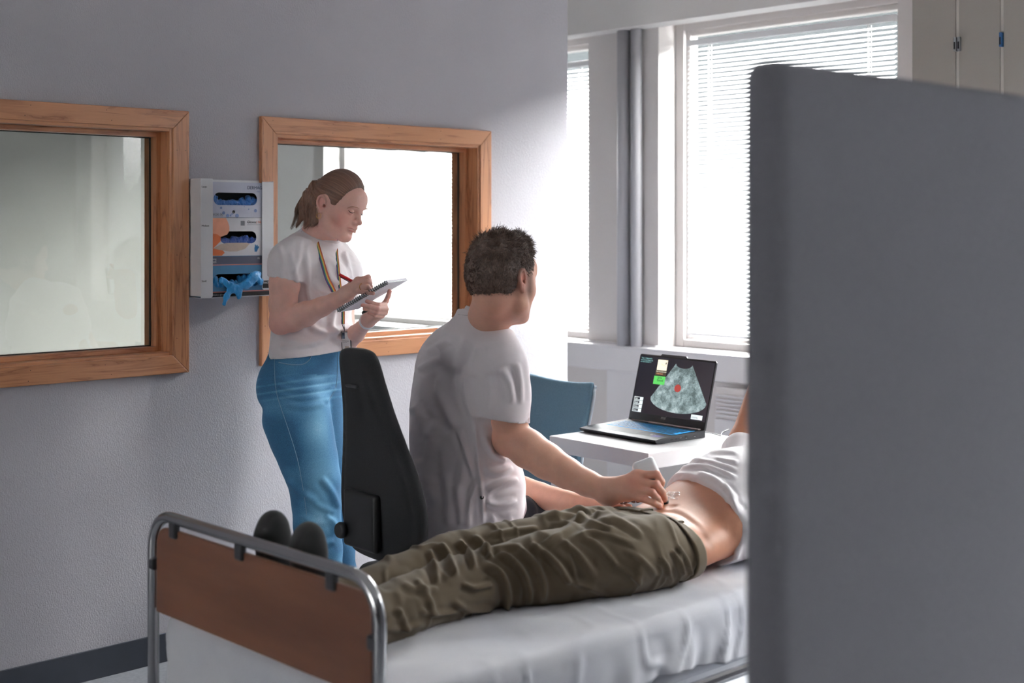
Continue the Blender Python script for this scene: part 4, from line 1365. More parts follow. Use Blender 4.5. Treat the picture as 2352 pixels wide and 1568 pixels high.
for k in range(5):
    a = math.radians(72 * k + 20); dv = arr(math.cos(a), math.sin(a), 0)
    MB().tube([b0 + dv * .02 + UPV * .10, b0 + dv * .28 + UPV * .072], [.022, .013], 10).build('base_arm', M['black_plastic'], oc)
    MB().lathe(b0 + dv * .28 + UPV * .027 - np.cross(dv, UPV) * .018, [(.018, 0), (.026, .003), (.026, .033), (.018, .036)], 18, np.cross(dv, UPV)).build('caster', M['black_plastic'], oc)

# ------------------------------------------------------------------ lockers to the right of the window
x_ = -2.565; YLK = 4.45
lk = thing('locker_bank', (-2.2, 4.6, 0), 'row of narrow tall grey-beige lockers right of the window', 'lockers')
MB().box((-2.565, YLK + .004, 0), (-1.876, YW - .002, ZC - .002)).build('carcass', M['locker'], lk)
M['latch_blue'] = speck('blue_plastic_latch', srgb(40, 84, 130), .4)
sp = .1655
sx0 = -2.380
xs_ = [-2.563] + [sx0 + sp * i for i in range(4)]
lat = {0: ('alu', 'alu'), 1: ('latch_blue',), 2: ('black_plastic',), 3: ('black_plastic',), 4: ('latch_blue',), 5: ('alu',), 6: ('black_plastic',), 7: ('latch_blue',)}
for i in range(4):
    a, b = xs_[i], xs_[i + 1]
    dr = MB().box((a + .0065, YLK - .014, .08), (b - .0065, YLK + .004, 2.72), .002).build('door', M['locker'], lk)
    MB().box((b - .0062, YLK - .008, .08), (b + .0062, YLK + .004, 2.72)).build('edge_strip', M['locker_edge'], lk)
    for j, l in enumerate(lat.get(i, ())):
        xc = b + (j * .015 if len(lat[i]) > 1 else 0) - (.004 if len(lat[i]) > 1 else 0)
        MB().box((xc - .0048, YLK - .026, 2.045), (xc + .0048, YLK - .006, 2.095), .002).build('latch', M[l], dr)
        MB().box((xc - .0028, YLK - .0268, 2.052), (xc + .0028, YLK - .0258, 2.078)).build('latch_window', M['dark_inside'] if l != 'black_plastic' else M['alu'], dr)
# radiator under the sill
rd = thing('radiator', (-3.1, 4.68, .12), 'white slatted radiator under the sill, just right of the laptop lid', 'radiator')
mb = MB().box((-3.62, 4.645, .12), (-2.60, 4.70, .60), .004)
mb.build('radiator_body', M['white_trim'], rd)
MB().box((-3.62, 4.655, .60), (-2.60, 4.70, .735), .003).build('grille_box', M['grey_trim'], rd)
mb = MB()
for k in range(6): mb.box((-3.61, 4.640, .612 + k * .017), (-2.61, 4.662, .620 + k * .017), .002)
mb.build('grille', M['white_trim'], rd)
tag(MB().box((-4.30, YW - .045, 0), (-4.085, YW, .752), .004).box((-4.092, YW - .05, .0), (-4.085, YW - .044, .752)).build('pipe_casing', M['white_trim']), 'flat white boxing below the sill under the two grey pipes', 'pipe cover')
# ------------------------------------------------------------------ people: shared materials and helpers
def skin_mat(name, base, red, rough=.52):
    m = Mat(name, base, rough)
    v = m.coord('Object')
    n = m.noise(v, 28, 4, .6); n2 = m.noise(v, 260, 3, .6)
    lo = tuple(c * .88 for c in base[:3]) + (1,)
    c = m.ramp(n, [(.3, lo), (.7, base)])
    a = m.attr('red')
    c = m.mix(a.outputs['Fac'], c, red)
    d = m.attr('dark')
    c = m.mix(d.outputs['Fac'], c, srgb(72, 44, 38))
    m.color(c)
    m.b.inputs['Subsurface Weight'].default_value = .12
    m.b.inputs['Subsurface Radius'].default_value = (.012, .005, .003)
    m.b.inputs['Subsurface Scale'].default_value = .6
    m.bump(n2, .22, .0012)
    return m.m
M['skin_w'] = skin_mat('fair_skin', srgb(222, 176, 162), srgb(204, 128, 118))
M['skin_m'] = skin_mat('warm_skin', srgb(214, 164, 142), srgb(186, 106, 92))
M['skin_p'] = skin_mat('tanned_skin', srgb(186, 130, 102), srgb(160, 90, 68))
def cloth_mat(name, c, amt=.05, weave=900, bump=.2, rough=.9, tint=None):
    m = Mat(name, c, rough)
    lo = tuple(q * (1 - amt) for q in c[:3]) + (1,); hi = tuple(min(1, q * (1 + amt)) for q in c[:3]) + (1,)
    m.color(m.ramp(m.noise(m.coord('Object', (9, 9, 9)), 1.0, 4), [(.3, lo), (.7, hi)]))
    m.b.inputs['Sheen Weight'].default_value = .15
    m.bump(m.noise(m.coord('Object', (weave, weave, weave)), 1.0, 2), bump, .0008)
    return m.m
M['tee_w'] = cloth_mat('white_jersey', srgb(232, 226, 230))
M['tunic'] = cloth_mat('white_poplin_tunic', srgb(226, 219, 224), .03, 1200, .1)
M['tee_p'] = cloth_mat('off_white_jersey', srgb(226, 222, 226))
M['olive'] = cloth_mat('olive_cotton_twill', srgb(100, 87, 68), .1, 1300, .2)
M['navy'] = cloth_mat('dark_navy_trousers', srgb(34, 37, 46), .12, 1000, .2)
M['sock'] = cloth_mat('charcoal_knit_sock', srgb(46, 46, 50), .1, 500, .5)
M['rubber'] = speck('white_rubber_sole', srgb(200, 198, 194), .6)
jn = Mat('blue_denim', srgb(52, 104, 148), .85)
v = jn.coord('Object', (340, 340, 1500)); v2 = jn.coord('Object', (1500, 1500, 200))
tw = jn.math('ADD', jn.math('MULTIPLY', jn.noise(v, 1.0, 2), .5), jn.math('MULTIPLY', jn.noise(v2, 1.0, 3, .7), .5))
fade = jn.attr('fade')
f_ = jn.math('ADD', jn.math('MULTIPLY', tw, .9), jn.math('MULTIPLY', fade.outputs['Fac'], .55))
jn.color(jn.ramp(f_, [(.30, srgb(30, 66, 98)), (.52, srgb(50, 104, 142)), (.85, srgb(104, 158, 190)), (1.0, srgb(150, 190, 214))]))
jn.bump(tw, .3, .0008)
M['denim'] = jn.m
M['thread'] = speck('pale_seam_thread', srgb(112, 142, 166), .8)
def hair_mat(name, dark, mid, light):
    m = Mat(name, mid, .42)
    h = m.attr('hv')
    mp = m.new('ShaderNodeMapping'); mp.inputs['Scale'].default_value = (1, 1, 1)
    m.link(h.outputs['Vector'], mp.inputs[0])
    n = m.noise(mp.outputs[0], 1.0, 3, .65)
    m.color(m.ramp(n, [(.25, dark), (.5, mid), (.8, light)]))
    m.b.inputs['Specular IOR Level'].default_value = .45
    m.bump(n, .7, .0025)
    return m.m
M['hair_w'] = hair_mat('light_brown_hair', srgb(66, 44, 36), srgb(104, 74, 60), srgb(148, 112, 90))
M['hair_m'] = hair_mat('dark_brown_hair', srgb(44, 33, 28), srgb(82, 63, 54), srgb(134, 108, 94))
M['gold'] = Mat('gold', srgb(220, 170, 100), .25, 1.0).m
M['red_pen'] = Mat('red_pen_plastic', srgb(170, 26, 34), .3).m
M['lip'] = Mat('lip', srgb(196, 124, 114), .45).m
M['lash'] = Mat('dark_lash', srgb(48, 32, 28), .7).m
M['brow'] = Mat('brow_hair', srgb(182, 138, 118), .8).m

def blob_attr(V, pts):
    """Soft spots: list of (point, radius, strength)."""
    a = np.zeros(len(V))
    for p, r, s in pts:
        a = np.maximum(a, s * np.exp(-((V - np.asarray(p)) ** 2).sum(1) / r ** 2))
    return a

def hand(f, wrist, palm, fingers, rw, k=.006, kp=.012):
    """Hand in a field: palm struts from the wrist to each finger root, then every finger joint by joint.
    fingers: list of (root radius, tip radius, [points])."""
    for (r0, r1, pts) in fingers:
        n = len(pts)
        rs = np.linspace(r0, r1, n)
        for i in range(n - 1):
            f.cap(pts[i], pts[i + 1], rs[i] * (1 if i else 1.04), rs[i + 1], k=.0025 if i else k)
    for q, r in palm:
        f.cap(wrist, q, rw, r, k=kp)
    return f

def nails(name, tips, mat, parent):
    """tips: (fingertip point, direction outwards along finger, direction of the nail's face, width)"""
    for p, d_, n_, w_ in tips:
        d_ = nrm(d_); n_ = nrm(n_ - (n_ @ d_) * d_); s_ = np.cross(d_, n_)
        fld = Field(); fld.MARG = .01
        fld.ell(p + n_ * w_ * .55, (w_ * .62, w_ * .50, w_ * .22), np.array([d_, s_, n_]))
        V, Fq = fld.mesh(w_ * .16, 1)
        mesh_np(name, V, Fq, mat, parent)
M['nail'] = Mat('fingernail', srgb(226, 172, 160), .3).m
# ------------------------------------------------------------------ standing woman with a notebook
WF = nrm(cam2w(.87, -.50))           # the way her body faces
WS = nrm(cam2w(-.50, -.87))          # towards her right hand side
def person(name, loc, label):
    return thing(name, loc, label, 'person')
wo_ = P(716, 812, 4.42)
wfeet = (wo_[0], wo_[1], 0)
woman = person('person', wfeet, 'standing person with a ponytail, white T-shirt and blue jeans, writing in a notebook')
# torso frame: loft u = side, v = w x u
vw = np.cross(UPV, WS); vs = 1 if vw @ WF > 0 else -1
def T(s, fo, a, b, so=0.0): return (s, so, fo * vs, a, b)

HS = .95
def head_frame(hc, yaw, pitch, roll):
    """Axes of a head: yaw turns from photo-right towards the camera, pitch nods down, roll tips sideways (degrees)."""
    yaw, pitch, roll = (math.radians(a) for a in (yaw, pitch, roll))
    h_ = RGT * math.cos(yaw) - FWD * math.sin(yaw)
    X_ = h_ * math.cos(pitch) - UPV * math.sin(pitch); Z_ = UPV * math.cos(pitch) + h_ * math.sin(pitch)
    Y_ = np.cross(Z_, X_)
    return X_, Y_ * math.cos(roll) + Z_ * math.sin(roll), -Y_ * math.sin(roll) + Z_ * math.cos(roll)
hc = P(773.5, 469, 4.36)                                 # head centre
HX, HY, HZ = head_frame(hc, 25, 18, -3)                  # face, her left, crown
def HR(x, y, z): return hc + HX * x + HY * y + HZ * z
def HL(x, y, z): return hc + (HX * x + HY * y + HZ * z) * HS
HA = np.array([HX, HY, HZ])

def on_surface(f_, pts, off=.001, it=3):
    """Slide photo points (px, py, depth guess) along the view ray on to the surface of a field."""
    out = []
    for (x, y, d) in pts:
        c = P(x, y, 1.0) - CAM
        dd = np.linspace(d - .30, d + .25, 220)
        Q = CAM + c[None] * dd[:, None]
        v_ = f_.ev(Q)
        i = np.nonzero(v_ < 0)[0]
        j = i[0] if len(i) else int(np.argmin(v_))
        t_ = dd[j]
        if len(i) and j > 0: t_ = dd[j - 1] + (dd[j] - dd[j - 1]) * v_[j - 1] / (v_[j - 1] - v_[j])
        out.append(CAM + c * (t_ - off))
    return out
def head_field(f, HL, HA, sc=1.0, bk=0.0):
    s = sc
    E = lambda c, r, k, op='u': f.ell(HL(*[q * s for q in c]), np.array(r) * s, HA, k=k * s, op=op)
    C = lambda a, b, ra, rb, k, op='u', sq=None: f.cap(HL(*[q * s for q in a]), HL(*[q * s for q in b]), ra * s, rb * s, k=k * s, op=op, sq=sq)
    E((-.014 + bk, 0, .030), (.096 - bk, .074, .080), .0)
    E((-.035 + bk, 0, .004), (.068 - bk * .6, .066, .070), .03)
    E((.030, 0, -.012), (.058, .058, .078), .03)
    E((.036, 0, -.060), (.048, .045, .040), .03)
    for y in (-1, 1):
        E((.046, y * .036, -.026), (.030, .024, .026), .02)          # cheek
        C((-.004, y * .058, -.030), (.010, y * .050, -.068), .012, .013, .025)  # jaw angle
        C((.010, y * .050, -.068), (.062, y * .016, -.096), .013, .013, .025)   # jaw line
    E((.072, 0, -.094), (.016, .018, .014), .018)                    # chin
    E((.078, 0, .034), (.018, .044, .034), .03)                      # forehead
    C((.078, -.028, .013), (.078, .028, .013), .010, .010, .014)     # brow ridge
    for y in (-1, 1):
        E((.094, y * .031, -.003), (.016, .017, .010), .012, 's')    # socket
        E((.0725, y * .031, -.0035), (.0155, .0155, .0145), .003)    # lid over the eyeball
    C((.086, 0, .008), (.104, 0, -.030), .0065, .0085, .010)         # nose bridge
    E((.103, 0, -.033), (.0105, .0095, .0085), .006)
    for y in (-1, 1): E((.094, y * .0115, -.036), (.0090, .0068, .0068), .005)
    E((.084, 0, -.056), (.016, .022, .015), .012)                    # muzzle
    for y in (-1, 1):
        C((.0985, 0, -.0555), (.086, y * .019, -.0600), .0048, .0026, .004)
        C((.0965, 0, -.0655), (.086, y * .018, -.0620), .0056, .0026, .004)
        C((.1045, 0, -.0602), (.088, y * .0225, -.0612), .0014, .0010, .002, 's')
        C((.1005, y * .0085, -.0415), (.1015, y * .0060, -.0405), .0022, .0022, .002, 's')
    E((.091, 0, -.0785), (.010, .014, .0055), .008, 's')             # dip above the chin
    return f

def ear_field(f, HL, HA, y, s=1.0):
    """Outer ear: rim, lobe and hollow, laid against the side of the head."""
    yy = y * .068
    pts = [(-.004, -.012), (.004, .006), (.001, .020), (-.010, .028), (-.021, .022), (-.024, .008), (-.018, -.008), (-.009, -.020), (-.003, -.026)]
    P3 = [HL(*(np.array((-.004 + p[0], yy * (1.06 + (.10 if i in (3, 4, 5, 6) else .02)), p[1] - .008)) * s)) for i, p in enumerate(pts)]
    f.chain([(q, .0036 * s) for q in catmull(P3, 3)], k=.003)
    f.ell(HL(*(np.array((-.012, yy * 1.02, -.008)) * s)), np.array((.013, .0055, .022)) * s, HA, k=.006)
    f.ell(HL(*(np.array((-.007, yy * 1.08, -.030)) * s)), np.array((.006, .004, .008)) * s, HA, k=.005)
    f.ell(HL(*(np.array((-.008, yy * 1.15, -.004)) * s)), np.array((.0075, .0060, .013)) * s, HA, k=.003, op='s')
    f.ell(HL(*(np.array((-.001, yy * 1.02, -.010)) * s)), np.array((.0050, .008, .0060)) * s, HA, k=.003, op='s')

# --- body (skin) -------------------------------------------------
f = Field()
head_field(f, HR, HA, HS, .012)
ear_field(f, HR, HA, -1, HS); ear_field(f, HR, HA, 1, HS)
hfield = Field(); hfield.ops = list(f.ops)
nb = P(724, 556, 4.40)
f.cap(nb, HL(-.040, 0, -.050), .055, .050, k=.03)
f.cap(nb + WF * .015, HL(.000, 0, -.066), .040, .036, k=.03)
f.loft(wo_ - UPV * .10, UPV, WS, [T(0, -.02, .110, .070), T(.10, -.012, .125, .080), T(.21, .005, .125, .090), T(.31, .012, .140, .100), T(.39, .010, .145, .090), T(.44, .005, .130, .070), T(.475, 0, .070, .055), T(.495, 0, .045, .045)], k=.02, rnd=.02)
sh = P(664, 592, 4.27); el = P(652, 732, 4.25); wr = P(795, 675, 4.16)
f.chain([(sh, .050), (P(654, 650, 4.25), .0475), (P(650, 700, 4.25), .0430), (el, .041)], k=.012)
f.ell(P(643, 744, 4.26), (.034, .034, .034), k=.02)
f.chain([(el, .040), (P(672, 732, 4.24), .040), (P(702, 721, 4.22), .0385), (P(740, 704, 4.19), .0295), (P(770, 690, 4.17), .0245), (wr, .0215)], k=.010)
rf = [(.0086, .0068, [P(822, 645, 4.13), P(846, 636, 4.10), P(850, 650, 4.12), P(845, 661, 4.15)]),
      (.0086, .0068, [P(821, 653, 4.12), P(847, 647, 4.09), P(851, 658, 4.11), P(846, 667, 4.14)]),
      (.0082, .0064, [P(819, 662, 4.12), P(844, 659, 4.085), P(850, 665, 4.10), P(847, 670, 4.13)]),
      (.0074, .0058, [P(816, 669, 4.12), P(836, 671, 4.09), P(848, 672, 4.075), P(857, 673.5, 4.07)]),
      (.0100, .0078, [P(808, 652, 4.18), P(826, 644, 4.19), P(845, 650, 4.17)])]
hand(f, wr, [(P(822, 644, 4.13), .0105), (P(821, 652, 4.125), .0105), (P(819, 661, 4.125), .0105), (P(816, 668, 4.13), .0095), (P(808, 654, 4.17), .012)], rf, .019)
shl = P(766, 588, 4.57); ell_ = P(792, 790, 4.50); wrl = P(846, 735, 4.22)
f.chain([(shl, .054), (P(778, 690, 4.57), .048), (ell_, .040)], k=.03)
f.chain([(ell_, .034), (P(818, 766, 4.36), .0275), (wrl, .0190)], k=.012)
lf = [(.0082, .0062, [P(884, 700, 4.150), P(869, 700, 4.125), P(855, 696, 4.12), P(843, 692, 4.125)]),
      (.0082, .0062, [P(887, 709, 4.145), P(868, 709, 4.115), P(850, 704, 4.11), P(833, 701, 4.115)]),
      (.0078, .0060, [P(885, 718, 4.150), P(866, 717, 4.12), P(850, 711.5, 4.115), P(837, 709, 4.12)]),
      (.0070, .0056, [P(877, 726, 4.155), P(861, 723.5, 4.13), P(848, 718.5, 4.13)]),
      (.0092, .0070, [P(876, 706, 4.19), P(887, 691, 4.17), P(892, 679, 4.16), P(895, 669, 4.16)])]
hand(f, wrl, [(P(880, 702, 4.16), .0095), (P(882, 710, 4.158), .0098), (P(879, 718, 4.163), .0095), (P(871, 725, 4.17), .009)], lf, .018)
for sx, fx in ((P(745, 1500, 4.33), 1), (P(790, 1500, 4.46), 1)):
    g = sx.copy(); g[2] = .09
    f.cap(g, g + UPV * .10, .030, .030, k=.01)
hb1 = box_around([q for t in rf for q in t[2]] + [wr], .022); hb2 = box_around([q for t in lf for q in t[2]] + [wrl], .022)
V, Fq, N = skinned(f, .0045, 1, fine=[(hc - .125, hc + .125, .0022), (hb1[0], hb1[1], .0016), (hb2[0], hb2[1], .0016)])
tipw = [t[2][-1] for t in rf + lf]
kn = [t[2][1] for t in rf + lf]
red = blob_attr(V, [(HL(.06, -.045, -.03), .032, .45), (HL(.06, .045, -.03), .032, .4), (HL(.108, 0, -.033), .014, .4), (el + arr(0, 0, -.03), .05, .5), (HL(-.016, -.072, -.004), .024, .55)] + [(q, .010, .5) for q in tipw] + [(q, .010, .35) for q in kn])
dark = np.zeros(len(V))
body = mesh_np('body', V, Fq, M['skin_w'], woman, attrs={'red': red, 'dark': dark})
# lips, brows, lashes
def ribbon(name, pts, r, mat, parent, flat=None):
    pts = catmull(pts, 5)
    n = len(pts); rs = [r * (.35 + .65 * math.sin(math.pi * (i + .6) / (n + .2))) for i in range(n)]
    MB().tube(pts, rs, 8, flat=flat).build(name, mat, parent)
def face_line(name, pix, r, mat, off=-.0002, d=4.28):
    ribbon(name, on_surface(hfield, [arr(x, y, d) for x, y in pix], off), r, mat, woman)
face_line('eyebrow', [(797, 478), (806, 475), (816, 475), (825, 478)], .0020, M['brow'], .0012)
face_line('eyebrow', [(836, 482), (841, 479.5), (845, 480)], .0015, M['brow'], .0012)
face_line('eyelashes', [(800, 482.5), (804, 487), (809, 489), (814.5, 487.5)], .0013, M['lash'])
face_line('eyelashes', [(828, 489), (830.5, 492.5), (833.5, 495)], .0013, M['lash'])
face_line('upper_lip', [(798, 523), (805, 523.5), (810, 525), (814, 527.5)], .0019, M['lip'], -.0006)
face_line('lower_lip', [(802, 527.5), (807, 530), (812, 531.5)], .0024, M['lip'], -.001)
# earring
e0 = HL(-.006, -.0785, -.042)
MB().tube([e0 + (HX * math.cos(a) + HZ * math.sin(a)) * .0085 - HZ * .006 for a in np.linspace(0, 2 * math.pi, 20)[:-1]], .0009, 6, closed=True).build('earring', M['gold'], woman)

# --- hair ---------------------------------------------------------
knot = P(724, 424, 4.385)
f = Field()
f.ell(HL(.003, 0, .034), (.0800, .0755, .0850), HA)
f.ell(HL(-.022, 0, .004), (.0590, .0680, .0720), HA, k=.03)
# hairline: forehead plane, then in front of and below the ear
f.ell(HL(.094, 0, .002), (.066, .074, .073), HA, k=.020, op='s')
f.ell(HL(.062, 0, -.060), (.060, .100, .066), HA, k=.010, op='s')
f.ell(HL(.010, -.075, -.060), (.050, .040, .056), HA, k=.012, op='s')
f.ell(HL(.010, .075, -.060), (.050, .040, .056), HA, k=.012, op='s')
f.ell(HL(-.006, -.080, -.006), (.026, .022, .032), HA, k=.006, op='s')
f.ell(HL(-.006, .080, -.006), (.026, .022, .032), HA, k=.006, op='s')
f.plane(HL(-.04, 0, -.058), -HZ, k=.01)
f.cap(HL(-.060, -.012, .025), knot, .022, .013, k=.03)
V, Fq, N = skinned(f, .003, 1)
ax = nrm(knot - HL(.05, 0, .02)); b1 = nrm(np.cross(ax, HZ)); b2 = np.cross(ax, b1)
q = V - knot; ang = np.arctan2(q @ b1, q @ b2); dist = np.linalg.norm(q, axis=1)
hv = np.stack([np.cos(ang) * 26, np.sin(ang) * 26, dist * 12], 1)
V = V + N * (.0013 * vnoise(np.stack([np.cos(ang) * 22, np.sin(ang) * 22, dist * 9], 1)) + .0006 * vnoise(np.stack([np.cos(ang) * 60, np.sin(ang) * 60, dist * 20], 1)))[:, None]
hair = mesh_np('hair', V, Fq, M['hair_w'], woman, attrs={'hv': hv})
def strands(name, paths, n, r, spread, mat, parent, seed=1, taper=.25, lift=.0):
    rr = np.random.RandomState(seed)
    Vs, Fs, Hs = [], [], []
    base = 0
    for k in range(n):
        path = paths[rr.randint(len(paths))]
        pts = np.array(catmull(path[0], 5)); sp = path[1]
        t = np.linspace(0, 1, len(pts))
        off = rr.randn(3); off2 = rr.randn(3)
        pr = np.interp(t, np.linspace(0, 1, len(sp)), sp)
        pts = pts + (off[None] * pr[:, None] * .6 + off2[None] * (pr * np.sin(t * 2.6 + rr.rand() * 3))[:, None] * .35) * spread
        end = int(len(pts) * rr.uniform(.75, 1.0)); pts = pts[:max(end, 4)]
        m_ = len(pts); tg = np.gradient(pts, axis=0); tg /= np.linalg.norm(tg, axis=1)[:, None]
        s_ = np.cross(tg, [0.3, 0.2, 1.0]); s_ /= np.linalg.norm(s_, axis=1)[:, None]; u_ = np.cross(s_, tg)
        rad = r * (1 - (1 - taper) * np.linspace(0, 1, m_))
        ring = np.stack([pts + rad[:, None] * (math.cos(a) * s_ + math.sin(a) * u_) for a in (0, 2.094, 4.189)], 1)
        Vs.append(ring.reshape(-1, 3)); i = np.arange(m_ * 3).reshape(m_, 3) + base
        Fs.append(np.stack([i[:-1], np.roll(i[:-1], -1, 1), np.roll(i[1:], -1, 1), i[1:]], -1).reshape(-1, 4))
        Hs.append(np.repeat([[rr.rand() * 50, rr.rand() * 50, 0]], m_ * 3, 0)); base += m_ * 3
    return mesh_np(name, np.concatenate(Vs), np.concatenate(Fs), mat, parent, attrs={'hv': np.concatenate(Hs)})
D0_ = 4.36
pt = lambda x, y, d=0.0: P(x, y, D0_ + d)
pony = [([pt(722, 424), pt(706, 446, -.005), pt(696, 475, -.01), pt(692, 500, -.01), pt(680, 522, -.01)], [.2, .7, 1, 1, 1]),
        ([pt(722, 424), pt(712, 450, -.01), pt(706, 480, -.02), pt(707, 505, -.02), pt(698, 524, -.02)], [.2, .7, 1, 1, 1]),
        ([pt(723, 425), pt(722, 455, -.02), pt(722, 485, -.03), pt(716, 508, -.03), pt(700, 522, -.03)], [.2, .7, 1, .9, .9]),
        ([pt(724, 426), pt(730, 455, -.02), pt(731, 485, -.03), pt(728, 508, -.035), pt(716, 520, -.04)], [.2, .7, 1, .9, .8]),
        ([pt(722, 424), pt(700, 450), pt(684, 478), pt(679, 500), pt(668, 530)], [.2, .6, .7, .5, .4])]
f = Field(); f.MARG = .02
for p_, sp in pony[:4]:
    f.chain([(p_[0], .011), (p_[1], .013), (p_[2], .013), (p_[3], .009), (p_[4], .003)], k=.010)
V, Fq, N = skinned(f, .003, 1)
q = V - knot; hv = np.stack([(q @ RGT) * 420, (q @ FWD) * 260, q[:, 2] * 22], 1)
V = V + N * (.0022 * vnoise(hv * .6))[:, None]
mesh_np('ponytail', V, Fq, M['hair_w'], hair, attrs={'hv': hv})
strands('loose_strands', pony, 420, .0011, .0085, M['hair_w'], hair, 3)
wisps = [([HL(.058, -.050, .040), HL(.048, -.066, .010), HL(.030, -.072, -.012)], [.3, 1, 1]), ([HL(-.030, -.062, -.045), HL(-.050, -.050, -.066), HL(-.070, -.035, -.070)], [.4, 1, 1])]
# scrunchie
cs = knot + (knot - HL(-.05, -.01, .03)) * .05
a1 = nrm(knot - HL(-.02, 0, .02)); a2 = nrm(np.cross(a1, UPV)); a3 = np.cross(a1, a2)
scr = Mat('scrunchie_print', srgb(110, 118, 116), .8)
scr.color(scr.ramp(scr.noise(scr.coord('Object', (170, 170, 170)), 1.0, 1), [(.38, srgb(62, 82, 84)), (.5, srgb(168, 148, 142)), (.62, srgb(196, 178, 170))]))
M['scrunchie'] = scr.m
pts = []; rs = []
for k in range(60):
    a = 2 * math.pi * k / 60
    pts.append(knot - a1 * .010 + (a2 * math.cos(a) + a3 * math.sin(a)) * (.0205 + .0022 * math.sin(9 * a)) + a1 * .003 * math.cos(7 * a)); rs.append(.0085 + .0026 * math.sin(11 * a))
MB().tube(pts, rs, 10, closed=True).build('scrunchie', M['scrunchie'], woman)

# --- T-shirt ------------------------------------------------------
f = Field()
f.loft(wo_ - UPV * .03, UPV, WS, [T(0, .004, .160, .118), T(.03, .004, .161, .119), T(.08, .004, .155, .115), T(.16, .002, .148, .108), T(.23, .012, .157, .120), T(.30, .018, .166, .128), T(.345, .010, .168, .112), T(.38, .002, .150, .086), T(.405, -.002, .100, .068), T(.425, -.004, .056, .058)], k=.02, rnd=.012, n=2.2)
f.ell(P(760, 650, 4.30), (.050, .050, .060), k=.05)
f.ell(P(786, 648, 4.45), (.050, .050, .060), k=.05)
sleeve(f, [(P(678, 584, 4.30), .060), (P(664, 602, 4.27), .060), (P(656, 655, 4.26), .0605)], P(656, 640, 4.26), -UPV + RGT * -.16, [(P(661, 612, 4.27), .050), (P(656, 660, 4.26), .0530)])
sleeve(f, [(P(760, 582, 4.56), .060), (P(768, 606, 4.58), .060), (P(776, 660, 4.58), .058)], P(775, 645, 4.58), -UPV, [(P(770, 610, 4.58), .048), (P(778, 670, 4.575), .053)])
f.plane(P(700, 811, 4.42), nrm(-UPV + RGT * .10))
f.loft(wo_ - UPV * .20, UPV, WS, [T(0, -.004, .156, .112), T(.16, -.004, .150, .107), T(.20, -.002, .144, .104), T(.26, 0, .130, .095)], k=0, rnd=.004, op='s')
nk = nrm(UPV * .93 + WF * .38)
rcn = nrm(UPV + WF * .45)
f.cap(P(738, 538, 4.40) - rcn * .06, P(738, 538, 4.40) + rcn * .01, .084, .065, k=.02)
f.cap(P(738, 538, 4.40) - rcn * .03, P(738, 538, 4.40) + rcn * .08, .0575, .0575, k=.0, op='s')
f.plane(P(738, 538, 4.40), rcn, k=.003)
V, Fq, N = skinned(f, .0035, 1)
V = fold_disp(V, N, [(q[0], q[1], q[2] * 1.7) for q in [
    ([(700, 560), (706, 610), (712, 660), (722, 700)], 7, .0045), ([(690, 548), (688, 590), (672, 630)], 6, .0035),
    ([(716, 640), (740, 668), (770, 672), (800, 660)], 8, .0045), ([(705, 665), (728, 700), (765, 706), (808, 694)], 8, .004),
    ([(640, 560), (650, 600), (645, 640)], 6, .003), ([(668, 575), (676, 615), (684, 655)], 6, .0035),
    ([(745, 600), (760, 640), (790, 655)], 8, .0035), ([(705, 742), (740, 762), (785, 756), (812, 742)], 8, .005),
    ([(650, 778), (700, 786), (745, 778), (780, 752)], 8, .005), ([(770, 700), (762, 740), (772, 775), (795, 786)], 7, .006),
    ([(640, 795), (680, 796), (730, 790)], 6, .004), ([(726, 700), (716, 730), (690, 755)], 6, .004), ([(790, 575), (800, 610), (808, 650)], 6, .003)]])
n_ = vnoise(V * 26); V = V + N * (.0012 * n_ + .0006 * vnoise(V * 70))[:, None]
tee = mesh_np('t_shirt', V, Fq, M['tee_w'], woman)
# ribbed collar
rc0 = P(738, 538, 4.40)
ring = []
for k in range(48):
    a = 2 * math.pi * k / 48
    ring.append(rc0 + WF * .060 * math.cos(a) + WS * .0585 * math.sin(a) - UPV * .027 * math.cos(a))
MB().tube(ring, .0022, 10, closed=True, flat=(nrm(UPV + WF * .45), 3.4)).build('collar', M['tee_w'], tee)

# --- jeans --------------------------------------------------------
f = Field()
f.loft(P(697, 940, 4.43), UPV, WS, [T(0, 0, .130, .080), T(.03, -.012, .160, .108), T(.08, -.012, .173, .118), T(.13, -.006, .165, .114), T(.175, .014, .150, .112), T(.205, .020, .148, .110), T(.235, .020, .146, .108)], k=.03, rnd=.004)
L1 = [(P(680, 925, 4.36), .100), (P(682, 960, 4.36), .106), (P(694, 1005, 4.355), .099), (P(709, 1055, 4.35), .090), (P(722, 1105, 4.34), .081), (P(727, 1155, 4.335), .075), (P(729, 1205, 4.33), .073), (P(735, 1260, 4.33), .068), (P(740, 1330, 4.335), .067), (P(744, 1420, 4.34), .070), (P(746, 1500, 4.345), .075)]
L2 = [(P(722, 925, 4.50), .098), (P(734, 1005, 4.50), .088), (P(748, 1055, 4.49), .080), (P(757, 1105, 4.485), .073), (P(762, 1155, 4.48), .068), (P(764, 1205, 4.48), .066), (P(768, 1260, 4.48), .064), (P(776, 1330, 4.48), .064), (P(782, 1420, 4.485), .067), (P(788, 1490, 4.49), .072)]
f.chain(L1, k=.02); f.chain(L2, k=.02)
f.plane(P(720, 797, 4.42), nrm(UPV + RGT * -.10), k=.002)
f.plane(arr(0, 0, .075), -UPV, k=.002)
V, Fq, N = skinned(f, .004, 1)
